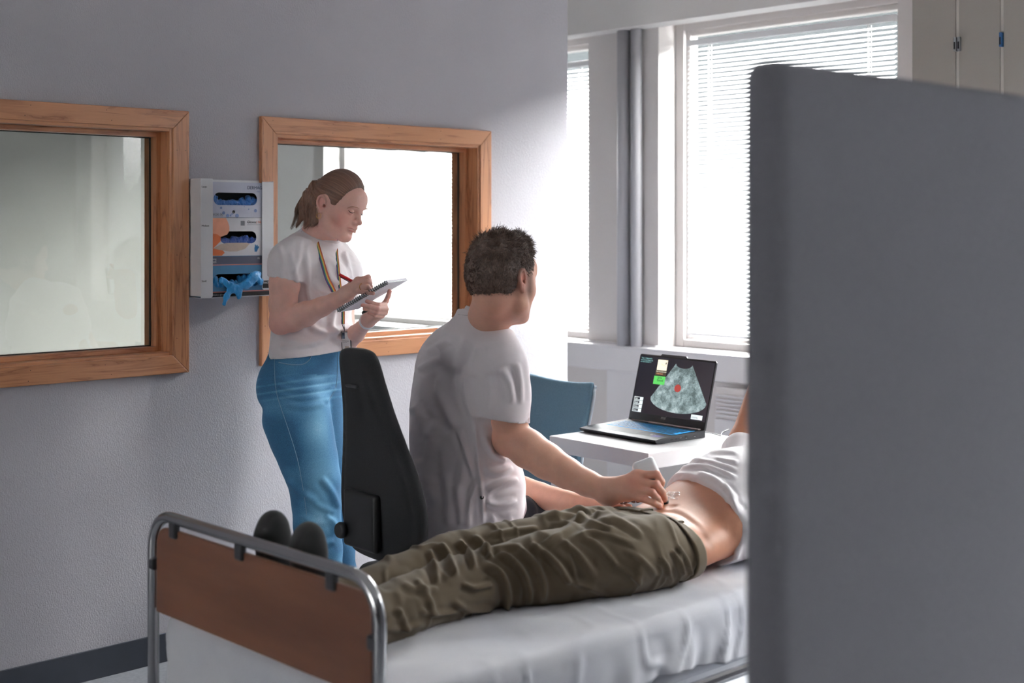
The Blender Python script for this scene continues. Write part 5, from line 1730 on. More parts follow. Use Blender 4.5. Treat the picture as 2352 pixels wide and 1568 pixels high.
V = fold_disp(V, N, [
    ([(640, 868), (680, 880), (720, 876), (752, 872)], 6, .004), ([(636, 885), (680, 897), (730, 893), (765, 886)], 6, .0045),
    ([(640, 903), (690, 914), (740, 908)], 6, .004), ([(655, 925), (700, 934), (748, 926)], 7, .004),
    ([(749, 928), (756, 905), (772, 890)], 5, .006), ([(735, 1095), (762, 1130), (778, 1170)], 8, .007),
    ([(745, 1180), (766, 1200), (772, 1225)], 7, .007), ([(690, 1180), (720, 1200), (760, 1196)], 8, .006), ([(700, 1235), (730, 1250), (770, 1240)], 8, .006),
    ([(660, 1100), (690, 1130), (735, 1150)], 8, .005), ([(700, 1130), (730, 1160), (775, 1178)], 7, .005)])
x_, y_, d_ = proj(V)
fade = np.clip(.55 * np.exp(-((x_ - 735) / 34) ** 2) * (y_ > 860) + .35 * vnoise(V * 14) + .5 * np.clip(1 - np.abs(((y_ + .15 * x_) % 17) - 8) / 4, 0, 1) * np.exp(-((y_ - 893) / 26) ** 2), 0, 1)
jeans = mesh_np('jeans', V, Fq, M['denim'], woman, attrs={'fade': fade})
def seam(name, pts, r, mat, par, f_=None, off=.001):
    pp = on_surface(f_, catmull(pts, 6), off)
    return MB().tube(pp, r, 6).build(name, mat, par)
jf = f
seam('side_seam', [arr(630, 822, 4.4), arr(632, 880, 4.35), arr(640, 920, 4.3), arr(662, 985, 4.3), arr(682, 1050, 4.3), arr(694, 1110, 4.3), arr(704, 1180, 4.3), arr(710, 1262, 4.3)], .0010, M['thread'], jeans, jf)
seam('pocket_seam', [arr(640, 832, 4.35), arr(668, 837, 4.35), arr(696, 836, 4.35), arr(712, 824, 4.35), arr(714, 812, 4.35)], .0016, M['thread'], jeans, jf)
seam('pocket_seam', [arr(645, 812, 4.35), arr(668, 815, 4.35), arr(695, 813, 4.35), arr(712, 808, 4.35)], .0010, M['thread'], jeans, jf)
seam('fly_seam', [arr(776, 806, 4.35), arr(775, 850, 4.35), arr(771, 890, 4.35), arr(752, 926, 4.35)], .0012, M['thread'], jeans, jf)
for q in ((648, 812), (694, 814)):
    c = on_surface(jf, [(q[0], q[1], 4.35)], .001)[0]
    MB().lathe(c, [(.0035, 0), (.0035, .0012)], 12, nrm(CAM - c)).build('rivet', M['gold'], jeans)
# shoes
for px_, d_ in ((746, 4.345), (788, 4.49)):
    a = P(px_, 1500, d_); a[2] = 0
    f = Field()
    f.rbox(a + WF * .045 + UPV * .012, (.145, .048, .012), .010, np.array([WF, WS, UPV]), k=0)
    V, Fq = f.mesh(.007, 1)
    f2 = Field(); f2.chain([(a - WF * .05 + UPV * .055, .042), (a + WF * .03 + UPV * .052, .042), (a + WF * .13 + UPV * .040, .030)], k=.02); f2.plane(a + UPV * .022, -UPV)
    V2, F2 = f2.mesh(.007, 1)
    so_ = mesh_np('shoe', V2, F2, M['rubber'], woman)
    mesh_np('sole', V, Fq, M['rubber'], so_)

# --- lanyard, badge, ring, watch ----------------------------------
stripe = [srgb(170, 60, 46), srgb(214, 140, 60), srgb(220, 200, 110), srgb(60, 140, 110), srgb(40, 60, 120), srgb(96, 44, 96)]
ML_ = [speck('lanyard_colour_%d' % i, c, .6) for i, c in enumerate(stripe)]
def lanyard(pts, wd, f_, name, flip=1):
    pp = on_surface(f_, catmull(pts, 5), .0065)
    pp = [np.asarray(p) for p in pp]
    par_ = None
    n = len(pp)
    vsn = 6
    rows_ = []
    for i in range(n):
        t_ = nrm(pp[min(i + 1, n - 1)] - pp[max(i - 1, 0)])
        vdir = nrm(CAM - pp[i]); s_ = nrm(np.cross(t_, vdir))
        rows_.append([pp[i] + s_ * flip * wd * (j / vsn - .5) for j in range(vsn + 1)])
    bm_ = bmesh.new()
    vv = [[bm_.verts.new(Vector(q)) for q in r_] for r_ in rows_]
    for i in range(n - 1):
        for j in range(vsn):
            fc = bm_.faces.new((vv[i][j], vv[i][j + 1], vv[i + 1][j + 1], vv[i + 1][j])); fc.material_index = j; fc.smooth = True
    me = bpy.data.meshes.new(name); bm_.to_mesh(me); bm_.free()
    for m_ in ML_: me.materials.append(m_)
    o = new_obj(name, me, LY)
    md = o.modifiers.new('thickness', 'SOLIDIFY'); md.thickness = .001
    return o
shf = Field()
shf.loft(wo_ - UPV * .03, UPV, WS, [T(0, .004, .160, .118), T(.03, .004, .161, .119), T(.08, .004, .155, .115), T(.16, .002, .148, .108), T(.23, .012, .157, .120), T(.30, .018, .166, .128), T(.345, .010, .168, .112), T(.38, .002, .150, .086), T(.405, -.002, .100, .068), T(.45, -.004, .056, .058)], k=.02, rnd=.012, n=2.2)
shf.ell(P(760, 650, 4.30), (.050, .050, .060), k=.05); shf.ell(P(786, 648, 4.45), (.050, .050, .060), k=.05)
bp = P(795, 770, 4.27)
LY = thing('lanyard', bp, 'rainbow striped lanyard with a white name badge hanging from the standing person\'s neck', 'lanyard')
lanyard([arr(719, 527, 4.4), arr(728, 560, 4.35), arr(740, 600, 4.3), arr(752, 640, 4.3), arr(766, 668, 4.25), arr(784, 715, 4.25)], .0150, shf, 'strap')
lanyard([arr(771, 556, 4.4), arr(775, 600, 4.35), arr(780, 650, 4.3), arr(786, 700, 4.25), arr(788, 718, 4.25)], .0100, shf, 'strap')
sp_ = P(787, 745, 4.26)
bmq = MB(); 
lanyard([arr(788, 715, 4.25), arr(788, 730, 4.25), arr(788, 744, 4.25)], .011, shf, 'strap_end')
yb = on_surface(shf, [(795, 790, 4.3)], .034)[0]
bd = np.linalg.norm((yb - CAM)) ; dB = float((yb - CAM) @ FWD)
PB = lambda x, y, o=0.0: P(x, y, dB - o)
MB().tube([PB(786, 744), PB(788, 750), PB(790, 756)], .0014, 8).tube([PB(790, 744), PB(791, 752), PB(791, 763)], .0014, 8).build('clip', M['steel'], LY)
bx = nrm(RGT * .93 - FWD * .30); by = nrm(UPV * .995 + RGT * -.06); bz = np.cross(bx, by)
bc = PB(796, 792)
def bcard(name, x0, x1, y0, y1, z0, z1, mat, bev=.0): 
    Mb = Matrix(((bx[0], by[0], bz[0], bc[0]), (bx[1], by[1], bz[1], bc[1]), (bx[2], by[2], bz[2], bc[2]), (0, 0, 0, 1)))
    return MB(Mb).box((x0, y0, z0), (x1, y1, z1), bev).build(name, mat, LY)
M['badge_navy'] = speck('badge_navy', srgb(34, 58, 92), .5)
zs = 1 if bz @ (CAM - bc) > 0 else -1
bcard('badge', -.0175, .0175, -.043, .043, -.0015, .0015, M['black_plastic'], .001)
bcard('badge_card', -.0140, .0140, -.041, .041, min(.0015 * zs, .0020 * zs), max(.0015 * zs, .0020 * zs), M['label_white'])
bcard('badge_logo', -.0125, -.0035, .020, .040, min(.0020 * zs, .0023 * zs), max(.0020 * zs, .0023 * zs), M['badge_navy'])
bcard('badge_print', -.0125, .0095, .0120, .0135, min(.0020 * zs, .0023 * zs), max(.0020 * zs, .0023 * zs), M['print_grey'])
bcard('badge_print', -.0125, .0035, .0080, .0090, min(.0020 * zs, .0023 * zs), max(.0020 * zs, .0023 * zs), M['print_grey'])
bcard('badge_photo', -.0050, .0090, -.022, -.004, min(.0020 * zs, .0023 * zs), max(.0020 * zs, .0023 * zs), M['print_beige'])
# ring on the writing hand
rc_ = P(832, 659, 4.098); rd = nrm(rf[2][2][1] - rf[2][2][0]); r1 = nrm(np.cross(rd, UPV)); r2 = np.cross(rd, r1)
MB().tube([rc_ + (r1 * math.cos(a) + r2 * math.sin(a)) * .0105 for a in np.linspace(0, 2 * math.pi, 24)[:-1]], .0012, 6, closed=True).build('ring', M['gold'], woman)
# watch on the left wrist
wa = nrm(wrl - P(815, 768, 4.38)); w1 = nrm(np.cross(wa, UPV)); w2 = np.cross(wa, w1)
wcn = wrl - wa * .012
wt = thing('wristwatch', wcn, 'white strapped watch on the wrist of the hand holding the notebook', 'watch')
MB().tube([wcn + (w1 * math.cos(a) + w2 * math.sin(a)) * .0235 for a in np.linspace(0, 2 * math.pi, 36)[:-1]], .0030, 12, closed=True, flat=(wa, 3.2)).build('strap', M['label_white'], wt)
MB().lathe(wcn - w2 * .024 + FWD * .0, [(.014, 0), (.016, .003), (.014, .009)], 24, -w2).build('case', M['black_plastic'], wt)

# --- notebook and pen ---------------------------------------------
NA, NBp = P(772, 717, 4.115), P(889, 649, 4.045)
wv = P(921, 652, 4.045 + .135) - NBp
nbk = thing('notebook', (NA + NBp) / 2, 'spiral bound white notepad held up by the standing person', 'notebook')
nx_ = nrm(NBp - NA); LN = np.linalg.norm(NBp - NA); wv = wv - (wv @ nx_) * nx_ * .0
ny_ = nrm(wv - (wv @ nx_) * nx_); WN = abs(wv @ ny_); nz_ = np.cross(nx_, ny_)
if nz_ @ (CAM - NA) > 0: nz_ = -nz_                        # nz_ points to the hidden (written) side
Mn = Matrix(((nx_[0], ny_[0], nz_[0], NA[0]), (nx_[1], ny_[1], nz_[1], NA[1]), (nx_[2], ny_[2], nz_[2], NA[2]), (0, 0, 0, 1)))
M['paper'] = speck('paper_white', srgb(234, 234, 240), .8, .01)
MB(Mn).box((0, .006, -.0012), (LN, WN, 0), .0004).build('back_cover', M['paper'], nbk)
MB(Mn).box((0, .007, .0002), (LN, WN - .001, .0016)).build('cover_edge', M['black_plastic'], nbk)
MB(Mn).box((.001, .007, .0018), (LN - .001, WN - .002, .0080)).build('pages', M['paper'], nbk)
pts = []
nt = 26
for k in range(nt * 10 + 1):
    a = 2 * math.pi * k / 10
    pts.append(NA + nx_ * (.004 + (LN - .008) * k / (nt * 10)) + ny_ * (.0065 + .0062 * math.cos(a)) + nz_ * (.0030 + .0066 * math.sin(a)))
MB().tube(pts, .0011, 6).build('spiral', M['black_plastic'], nbk)
p0, p1 = P(779, 630, 4.12), P(852, 667, 4.16)
pen = thing('pen', p0, 'red ballpoint pen in the standing person\'s writing hand', 'pen')
dv = nrm(p1 - p0); LP_ = np.linalg.norm(p1 - p0)
MB().lathe(p0, [(.0042, 0), (.0046, .003), (.0046, LP_ - .018), (.0034, LP_ - .012), (.0010, LP_)], 16, dv).build('barrel', M['red_pen'], pen)
MB().tube([p0 + dv * .004 - UPV * .006, p0 + dv * .040 - UPV * .0075], .0014, 6).build('pen_clip', M['black_plastic'], pen)
# ------------------------------------------------------------------ seated man holding the ultrasound probe
MF = nrm(cam2w(.766, .643)); MS = nrm(cam2w(.643, -.766))
MD = 3.74
mo = P(1078, 1235, MD)
man = person('person', (mo[0], mo[1], 0), 'seated person in a white short-sleeved tunic seen from behind, pressing a probe on the belly')
vm = 1 if np.cross(UPV, MS) @ MF > 0 else -1
def TM(s, fo, a, b, so=0.0): return (s, so, fo * vm, a, b)
mh = P(1154, 641, 3.56)
GX, GY, GZ = head_frame(mh, -50, 5, -4)
GA = np.array([GX, GY, GZ]); GS = 1.03
def GR(x, y, z): return mh + GX * x + GY * y + GZ * z
def GL(x, y, z): return mh + (GX * x + GY * y + GZ * z) * GS
f = Field()
head_field(f, GR, GA, GS, .006)
ear_field(f, GR, GA, -1, GS); ear_field(f, GR, GA, 1, GS)
nbm = P(1112, 752, 3.66)
f.cap(nbm, GL(-.036, 0, -.050), .054, .051, k=.02)
f.cap(nbm + MF * .02, GL(.004, 0, -.076), .040, .036, k=.02)
ms_ = P(1152, 822, 3.585); me_ = P(1176, 1003, 3.58); mw = P(1398, 1129, 3.455)
TOR = [TM(.02, -.01, .14, .115, -.02), TM(.10, -.01, .14, .115, -.01), TM(.223, -.022, .145, .108), TM(.344, -.030, .152, .100), TM(.465, -.008, .160, .092), TM(.525, .006, .150, .075), TM(.567, .020, .10, .058), TM(.604, .035, .06, .05)]
f.loft(mo, UPV, MS, TOR, k=.03, rnd=.02)
f.chain([(nbm - UPV * .02, .050), (ms_, .044)], k=.03)
f.chain([(ms_, .056), (P(1162, 910, 3.575), .050), (P(1170, 965, 3.575), .046), (me_, .0455)], k=.012)
f.ell(P(1166, 1012, 3.585), (.040, .040, .040), k=.02)
f.chain([(me_, .047), (P(1212, 1030, 3.56), .0500), (P(1255, 1058, 3.54), .0465), (P(1302, 1086, 3.51), .0395), (P(1350, 1110, 3.48), .0330), (mw, .0290)], k=.010)
FD = 3.41
mf = [(.0108, .0086, [P(1464, 1092, 3.430), P(1508, 1089, FD), P(1519, 1106, FD), P(1517, 1122, FD + .01)]),
      (.0108, .0088, [P(1460, 1108, 3.415), P(1507, 1112, FD - .015), P(1521, 1130, FD - .02), P(1526, 1146, FD - .015)]),
      (.0104, .0084, [P(1453, 1124, 3.410), P(1498, 1131, FD - .03), P(1510, 1145, FD - .035), P(1517, 1157, FD - .030)]),
      (.0094, .0074, [P(1444, 1137, 3.415), P(1482, 1147, FD - .035), P(1502, 1155, FD - .042), P(1516, 1163, FD - .040)]),
      (.0120, .0092, [P(1432, 1112, 3.465), P(1462, 1100, 3.475), P(1488, 1105, 3.465), P(1505, 1118, 3.450)])]
hand(f, mw, [(P(1463, 1094, 3.432), .0145), (P(1459, 1108, 3.420), .0150), (P(1452, 1123, 3.417), .0145), (P(1443, 1135, 3.422), .0135), (P(1432, 1112, 3.46), .016)], mf, .0245, k=.008, kp=.02)
# other arm: hand resting on the lying person's hip
ls_ = P(1005, 815, 3.84); le = P(1085, 1080, 3.98); lw_ = P(1355, 1163, 3.60)
f.chain([(ls_, .052), (le, .042)], k=.012)
f.chain([(le, .042), (P(1240, 1140, 3.80), .038), (lw_, .0260)], k=.010)
mf2 = [(.010, .0078, [P(1395, 1158, 3.53), P(1415, 1157, 3.50), P(1432, 1160, 3.48), P(1446, 1164, 3.47)]),
       (.010, .0078, [P(1394, 1163, 3.51), P(1414, 1163, 3.48), P(1430, 1166, 3.46), P(1442, 1170, 3.45)])]
hand(f, lw_, [(P(1393, 1158, 3.53), .014), (P(1392, 1164, 3.51), .014)], mf2, .022)
for a_, b_ in (((1110, 1200, 3.68), (1338, 1195, 3.93)), ((1020, 1195, 3.86), (1200, 1178, 4.12))):
    f.cap(P(*a_), P(*b_), .055, .045, k=.03)
    kn_ = P(*b_); ft = kn_.copy(); ft[2] = .1
    f.cap(kn_, ft + MF * -.05, .045, .035, k=.02)
hbm = box_around([q for t in mf for q in t[2]] + [mw], .022)
V, Fq, N = skinned(f, .0045, 1, fine=[(mh - .145, mh + .145, .0024), (hbm[0], hbm[1], .0017)])
red = blob_attr(V, [(GL(-.008, -.074, -.006), .030, .75), (GL(-.03, -.04, -.10), .05, .25), (me_, .05, .35), (P(1460, 1110, 3.40), .035, .35)] + [(t[2][1], .014, .55) for t in mf] + [(t[2][3], .010, .5) for t in mf] + [(P(*q), .012, .4) for q in ((1464, 1090, 3.42), (1460, 1107, 3.405), (1452, 1126, 3.40))])
# cropped hair shadow towards the nape and temple
q = (V - mh) @ GA.T / GS
hairy = np.clip((q[:, 2] + .052 + .20 * np.clip(q[:, 0] + .02, 0, 1)) / .03, 0, 1) * np.clip((.052 - q[:, 0]) / .02, 0, 1) * (np.linalg.norm(V - mh, axis=1) < .16)
hairy *= 1 - np.exp(-(((V - GL(-.010, -.072, -.008)) ** 2).sum(1)) / .024 ** 2)
beard = .16 * np.exp(-((V - GL(.05, -.045, -.075)) ** 2).sum(1) / .045 ** 2)
dark = np.clip(.75 * hairy + beard, 0, 1)
mbody = mesh_np('body', V, Fq, M['skin_m'], man, attrs={'red': red, 'dark': dark})
nails('fingernail', [(P(1526, 1147, FD - .018), nrm(mf[1][2][3] - mf[1][2][2]), nrm(CAM - mh), .0078), (P(1517, 1158, FD - .034), nrm(mf[2][2][3] - mf[2][2][2]), nrm(CAM - mh), .0072), (P(1517, 1163, FD - .044), nrm(mf[3][2][3] - mf[3][2][2]), nrm(CAM - mh), .0064)], M['nail'], man)

# hair
f = Field()
f.ell(GL(-.010, 0, .036), np.array((.0930, .0775, .0840)) * GS, GA)
f.ell(GL(-.034, 0, .002), np.array((.0690, .0685, .0720)) * GS, GA, k=.03)
f.ell(GL(.020, 0, .088), np.array((.060, .050, .028)) * GS, GA, k=.03)
f.ell(GL(.100, 0, -.002), np.array((.066, .080, .064)) * GS, GA, k=.008, op='s')
f.ell(GL(.050, 0, -.062), np.array((.072, .105, .062)) * GS, GA, k=.012, op='s')
for y in (-1, 1): f.ell(GL(-.006, y * .080, -.008), np.array((.022, .022, .030)) * GS, GA, k=.006, op='s')
f.plane(GL(-.05, 0, -.050), -GZ, k=.012)
V, Fq, N = skinned(f, .0032, 1)
q = (V - mh) @ GA.T / GS
top = np.clip((q[:, 2] - .035) / .05, 0, 1)
V = V + N * ((.0012 + .0060 * top) * vnoise(V * arr(62, 62, 50)) + .0012 * vnoise(V * 200))[:, None]
hv = np.stack([V[:, 0] * 500, V[:, 1] * 500, V[:, 2] * 160], 1)
mhair = mesh_np('hair', V, Fq, M['hair_m'], man, attrs={'hv': hv})
def short_hair(name, V, Fq, N, n, lenf, combf, r, mat, parent, seed=5):
    rr = np.random.RandomState(seed)
    idx = rr.randint(0, len(V), n)
    p = V[idx] + (rr.rand(n, 3) - .5) * .003; nn = N[idx]
    L = lenf(p) * (.6 + .8 * rr.rand(n)); cm = combf(p) + .35 * rr.randn(n, 3)
    clump = np.stack([vnoise(p * 70 + 11), vnoise(p * 70 + 37), vnoise(p * 70 + 71)], 1)
    d1 = nn * .22 + cm * .7 + clump * .55; d1 /= np.linalg.norm(d1, axis=1)[:, None]
    d2 = nn * -.05 + cm * 1.1 + clump * 1.3; d2 /= np.linalg.norm(d2, axis=1)[:, None]
    pts = [p - nn * .001, p + d1 * L[:, None] * .5, p + (d1 * .5 + d2 * .5) * L[:, None]]
    s_ = np.cross(d1, nn + .01); s_ /= np.linalg.norm(s_, axis=1)[:, None] + 1e-9; u_ = np.cross(s_, d1)
    rad = [r, r * .8, r * .15]
    ring = np.stack([np.stack([pts[k] + rad[k] * (math.cos(a) * s_ + math.sin(a) * u_) for a in (0, 2.094, 4.189)], 1) for k in range(3)], 1)   # n,3,3,3
    i = np.arange(n * 9).reshape(n, 3, 3)
    Fs = np.stack([i[:, :-1], np.roll(i[:, :-1], -1, 2), np.roll(i[:, 1:], -1, 2), i[:, 1:]], -1).reshape(-1, 4)
    h = np.repeat(rr.rand(n, 3) * 60, 9, 0)
    return mesh_np(name, ring.reshape(-1, 3), Fs, mat, parent, attrs={'hv': h})
def lf_(p):
    q = (p - mh) @ GA.T / GS
    return .0045 + .0125 * np.clip((q[:, 2] - .02) / .06, 0, 1)
def cf_(p):
    q = (p - mh) @ GA.T / GS; t = np.clip((q[:, 2] - .05) / .04, 0, 1)[:, None]
    return (GX * .8 + GY * .2) * t + (-GZ * .8 + GX * .3) * (1 - t)
short_hair('hair_tufts', V, Fq, N, 16000, lf_, cf_, .0007, M['hair_m'], mhair)

# tunic
f = Field()
SHT = [TM(-.005, .004, .158, .150, -.012), TM(.04, 0, .162, .150, -.006), TM(.10, -.004, .164, .146), TM(.223, -.018, .162, .132), TM(.344, -.026, .166, .122), TM(.465, -.006, .182, .110), TM(.525, .006, .172, .092), TM(.567, .020, .125, .074), TM(.600, .034, .080, .068), TM(.635, .045, .066, .062)]
f.loft(mo, UPV, MS, SHT, k=.02, rnd=.010, n=2.3)
sleeve(f, [(P(1138, 812, 3.60), .066), (P(1152, 850, 3.585), .068), (P(1156, 910, 3.58), .067), (P(1160, 975, 3.575), .067)], P(1165, 962, 3.575), nrm(P(1168, 1005, 3.58) - P(1158, 900, 3.58) + RGT * -.03), [(P(1158, 860, 3.58), .046), (P(1166, 930, 3.575), .053), (P(1170, 990, 3.575), .0555)])
sleeve(f, [(P(1030, 815, 3.82), .058), (P(1018, 850, 3.85), .060), (P(1024, 950, 3.88), .060)], P(1020, 935, 3.88), -UPV, [(P(1014, 900, 3.87), .05), (P(1024, 970, 3.89), .058)])
f.chain([(P(1115, 732, 3.665) - UPV * .040, .070), (P(1140, 806, 3.60), .056)], k=.03)
f.chain([(P(1112, 734, 3.67) - UPV * .040, .070), (P(1032, 800, 3.79), .056)], k=.03)
# loose front flap over the lap
f.chain([(P(1135, 1060, 3.70), .060), (P(1150, 1120, 3.66), .058), (P(1152, 1160, 3.64), .054)], k=.03)
f.ell(P(1160, 1178, 3.64), (.048, .045, .050), k=.02)
f.loft(mo - UPV * .10, UPV, MS, [TM(0, 0, .150, .140, -.010), TM(.14, 0, .154, .140, -.004), TM(.20, -.004, .150, .130)], k=0, rnd=.004, op='s')
rcm = P(1115, 732, 3.665); rnm = nrm(UPV + MF * .43 + MS * .20)
f.cap(rcm - rnm * .075, rcm + rnm * .012, .096, .0665, k=.02)
f.cap(rcm - rnm * .03, rcm + rnm * .08, .0590, .0590, k=0, op='s')
f.plane(rcm, rnm, k=.003)
mtf = Field(); mtf.ops = list(f.ops)
V, Fq, N = skinned(f, .004, 1)
MFOLD = [
    ([(1088, 955), (1094, 1010), (1100, 1080), (1108, 1150), (1110, 1215)], 5, .005), ([(1054, 985), (1064, 1020), (1078, 1060), (1088, 1100)], 6, .007),
    ([(1072, 835), (1070, 880), (1078, 930), (1092, 965)], 8, .008), ([(978, 812), (1010, 792), (1035, 780)], 7, .006), ([(958, 850), (985, 835), (1020, 822)], 8, .004),
    ([(1068, 768), (1058, 810), (1050, 860), (1050, 905)], 10, .006), ([(1020, 850), (1010, 900), (1030, 950), (1050, 985)], 12, .007),
    ([(1100, 790), (1092, 830), (1086, 870)], 9, .006), ([(945, 930), (965, 960), (985, 1010)], 12, .005), ([(1000, 960), (985, 1040), (990, 1120)], 12, .005),
    ([(1112, 1078), (1140, 1085), (1180, 1072)], 8, .007), ([(1118, 1128), (1150, 1112), (1192, 1100)], 8, .009), ([(1114, 1152), (1145, 1160), (1190, 1150)], 8, .009),
    ([(1125, 1190), (1155, 1205), (1180, 1190)], 8, .007), ([(1050, 1110), (1058, 1160), (1060, 1210)], 10, .006), ([(1020, 1080), (1030, 1140), (1030, 1210)], 10, .005),
    ([(1110, 1000), (1130, 1040), (1165, 1060)], 8, .008), ([(1150, 845), (1170, 880), (1178, 930)], 9, .006), ([(1125, 860), (1130, 900), (1122, 950)], 9, .006), ([(1185, 830), (1195, 880), (1196, 930)], 7, .005),
    ([(1085, 1010), (1060, 1090), (1040, 1180)], 12, .004), ([(1100, 1100), (1080, 1150), (1075, 1215)], 8, .006), ([(960, 1050), (975, 1100), (1000, 1160)], 14, .006)]
V = fold_disp(V, N, [(a_, w_, h_ * 1.5) for a_, w_, h_ in MFOLD])
V = V + N * (.0016 * vnoise(V * 18) + .0005 * vnoise(V * 60))[:, None]
tun = mesh_np('tunic', V, Fq, M['tunic'], man)
e1 = nrm(np.cross(rnm, MF)); e2 = np.cross(rnm, e1)
MB().tube([rcm + e1 * .0605 * math.cos(a) + e2 * .0620 * math.sin(a) for a in np.linspace(0, 2 * math.pi, 49)[:-1]], .0026, 10, closed=True, flat=(rnm, 4.5)).build('collar', M['tunic'], tun)
MB().tube(on_surface(mtf, catmull([arr(1052, 722, 3.6), arr(1072, 724, 3.6), arr(1094, 722, 3.6)], 5), .0005), .0008, 6).build('label_stitching', M['print_grey'], tun)
bt = on_surface(mtf, [(1107, 1142, 3.6)], .003)[0]
MB().lathe(bt, [(.0045, 0), (.0055, .001), (.0045, .003)], 16, nrm(CAM - bt)).build('button', M['black_plastic'], tun)

# trousers
f = Field()
f.loft(mo - UPV * .12, UPV, MS, [TM(0, .02, .140, .125, -.03), TM(.06, .01, .148, .132, -.02), TM(.14, 0, .148, .132, -.01), TM(.20, 0, .145, .125)], k=.03, rnd=.02)
f.chain([(P(1112, 1206, 3.68), .086), (P(1220, 1206, 3.80), .078), (P(1338, 1200, 3.93), .066)], k=.03)
f.chain([(P(1020, 1198, 3.86), .080), (P(1110, 1182, 3.99), .072), (P(1200, 1172, 4.12), .064)], k=.03)
for b_ in ((1338, 1200, 3.93), (1200, 1172, 4.12)):
    k_ = P(*b_); ft = k_.copy() - MF * .04; ft[2] = .10
    f.chain([(k_, .064), ((k_ + ft) / 2, .058), (ft, .060)], k=.02)
V, Fq, N = skinned(f, .005, 1)
V = fold_disp(V, N, [([(1205, 1140), (1225, 1165), (1228, 1190)], 7, .006), ([(1240, 1145), (1262, 1168), (1270, 1185)], 7, .005), ([(1285, 1152), (1300, 1168), (1310, 1178)], 6, .004)])
mesh_np('trousers', V, Fq, M['navy'], man)
for b_ in ((1338, 1200, 3.93), (1200, 1172, 4.12)):
    k_ = P(*b_) - MF * .04; k_[2] = 0
    f = Field(); f.chain([(k_ - MF * .04 + UPV * .05, .042), (k_ + MF * .06 + UPV * .048, .042), (k_ + MF * .16 + UPV * .036, .032)], k=.02); f.plane(k_ + UPV * .004, -UPV)
    V, Fq = f.mesh(.008, 1)
    mesh_np('shoe', V, Fq, M['black_plastic'], man)

# ultrasound probe
pa = P(1478, 1062, 3.455); pb = P(1500, 1112, 3.43); tip = P(1527, 1152, FD - .005)
ax_ = nrm(pa - pb); px_ = nrm(RGT - (RGT @ ax_) * ax_); py_ = np.cross(ax_, px_)
pr_ = thing('ultrasound_probe', tip, 'white handheld ultrasound probe pressed on the belly by the seated person', 'ultrasound probe')
f = Field(); f.MARG = .02
f.rbox((pa * .55 + pb * .45) - px_ * .002, (.030, .017, .034), .011, np.array([px_, py_, ax_]))
V, Fq = f.mesh(.0022, 2)
mesh_np('housing', V, Fq, M['pvc_white'], pr_)
f = Field(); f.MARG = .02
f.cap(pb + px_ * .012 + ax_ * .012, P(1516, 1134, FD), .0185, .0155, k=.004, sq=(py_, .8))
f.cap(P(1516, 1134, FD), tip, .0155, .0100, k=.006, sq=(py_, .8))
V, Fq = f.mesh(.0022, 2)
mesh_np('grip', V, Fq, M['black_plastic'], pr_)
fc_ = (pa * .55 + pb * .45) + px_ * .0285
for k in (-1, 1):
    MB().lathe(fc_ + ax_ * .024 + py_ * .004 * k - px_ * .001, [(.0011, 0), (.0011, .0012)], 8, px_).build('indicator', M['dark_inside'], pr_)
# ------------------------------------------------------------------ lying person
PX0 = -2.17
pat = person('person', (PX0, 2.45, BZ), 'person lying on the bed in olive trousers, T-shirt pulled up to bare the belly')
o_ = arr(PX0, 2.30, .665); YV = arr(0, 1, 0); XV = arr(1, 0, 0)
def TP(y, zc, a, b, dx=0.0): return (y - 2.30, dx, -(zc - .665), a, b)
PT = [TP(2.30, .660, .160, .068), TP(2.45, .654, .172, .070, .004), TP(2.55, .654, .168, .067, .004), TP(2.65, .663, .161, .074), TP(2.75, .679, .162, .093), TP(2.85, .700, .170, .112), TP(2.95, .705, .178, .118), TP(3.10, .700, .180, .112), TP(3.20, .695, .150, .085), TP(3.27, .69, .075, .06)]
hp = arr(-2.17, 3.47, .745)
QX, QZ = nrm(arr(0, -.10, 1)), nrm(arr(0, 1, .10)); QY = np.cross(QZ, QX)
QA = np.array([QX, QY, QZ])
def QR(x, y, z): return hp + QX * x + QY * y + QZ * z
f = Field()
f.loft(o_, YV, XV, PT, k=.02, rnd=.02, n=2.25)
head_field(f, QR, QA, 1.05)
for y in (-1, 1): ear_field(f, QR, QA, y, 1.05)
f.cap(arr(-2.17, 3.20, .70), hp + QZ * -.06, .056, .055, k=.03)
# the raised far arm and the near arm folded over the chest
f.chain([(arr(-2.345, 3.12, .715), .058), (arr(-2.375, 3.20, .80), .050), (arr(-2.40, 3.34, .99), .043)], k=.02)
f.chain([(arr(-2.40, 3.34, .99), .040), (arr(-2.33, 3.47, .87), .036), (arr(-2.26, 3.56, .74), .026)], k=.02)
f.chain([(arr(-1.985, 3.11, .70), .056), (arr(-1.925, 2.90, .655), .044)], k=.02)
f.chain([(arr(-1.925, 2.90, .655), .042), (arr(-2.02, 2.94, .80), .034), (arr(-2.10, 2.99, .855), .024)], k=.015)
fg = [(.009, .0075, [arr(-2.15 - i * .004, 3.00 + i * .019, .862), arr(-2.18, 3.01 + i * .019, .868), arr(-2.205, 3.015 + i * .018, .862), arr(-2.225, 3.02 + i * .018, .850)]) for i in range(4)]
hand(f, arr(-2.10, 2.99, .855), [(t[2][0], .012) for t in fg], fg, .020)
fg2 = [(.009, .0075, [arr(-2.235 + i * .016, 3.58, .700), arr(-2.225 + i * .016, 3.60, .675), arr(-2.215 + i * .016, 3.605, .655)]) for i in range(4)]
hand(f, arr(-2.26, 3.56, .74), [(t[2][0], .012) for t in fg2], fg2, .020)
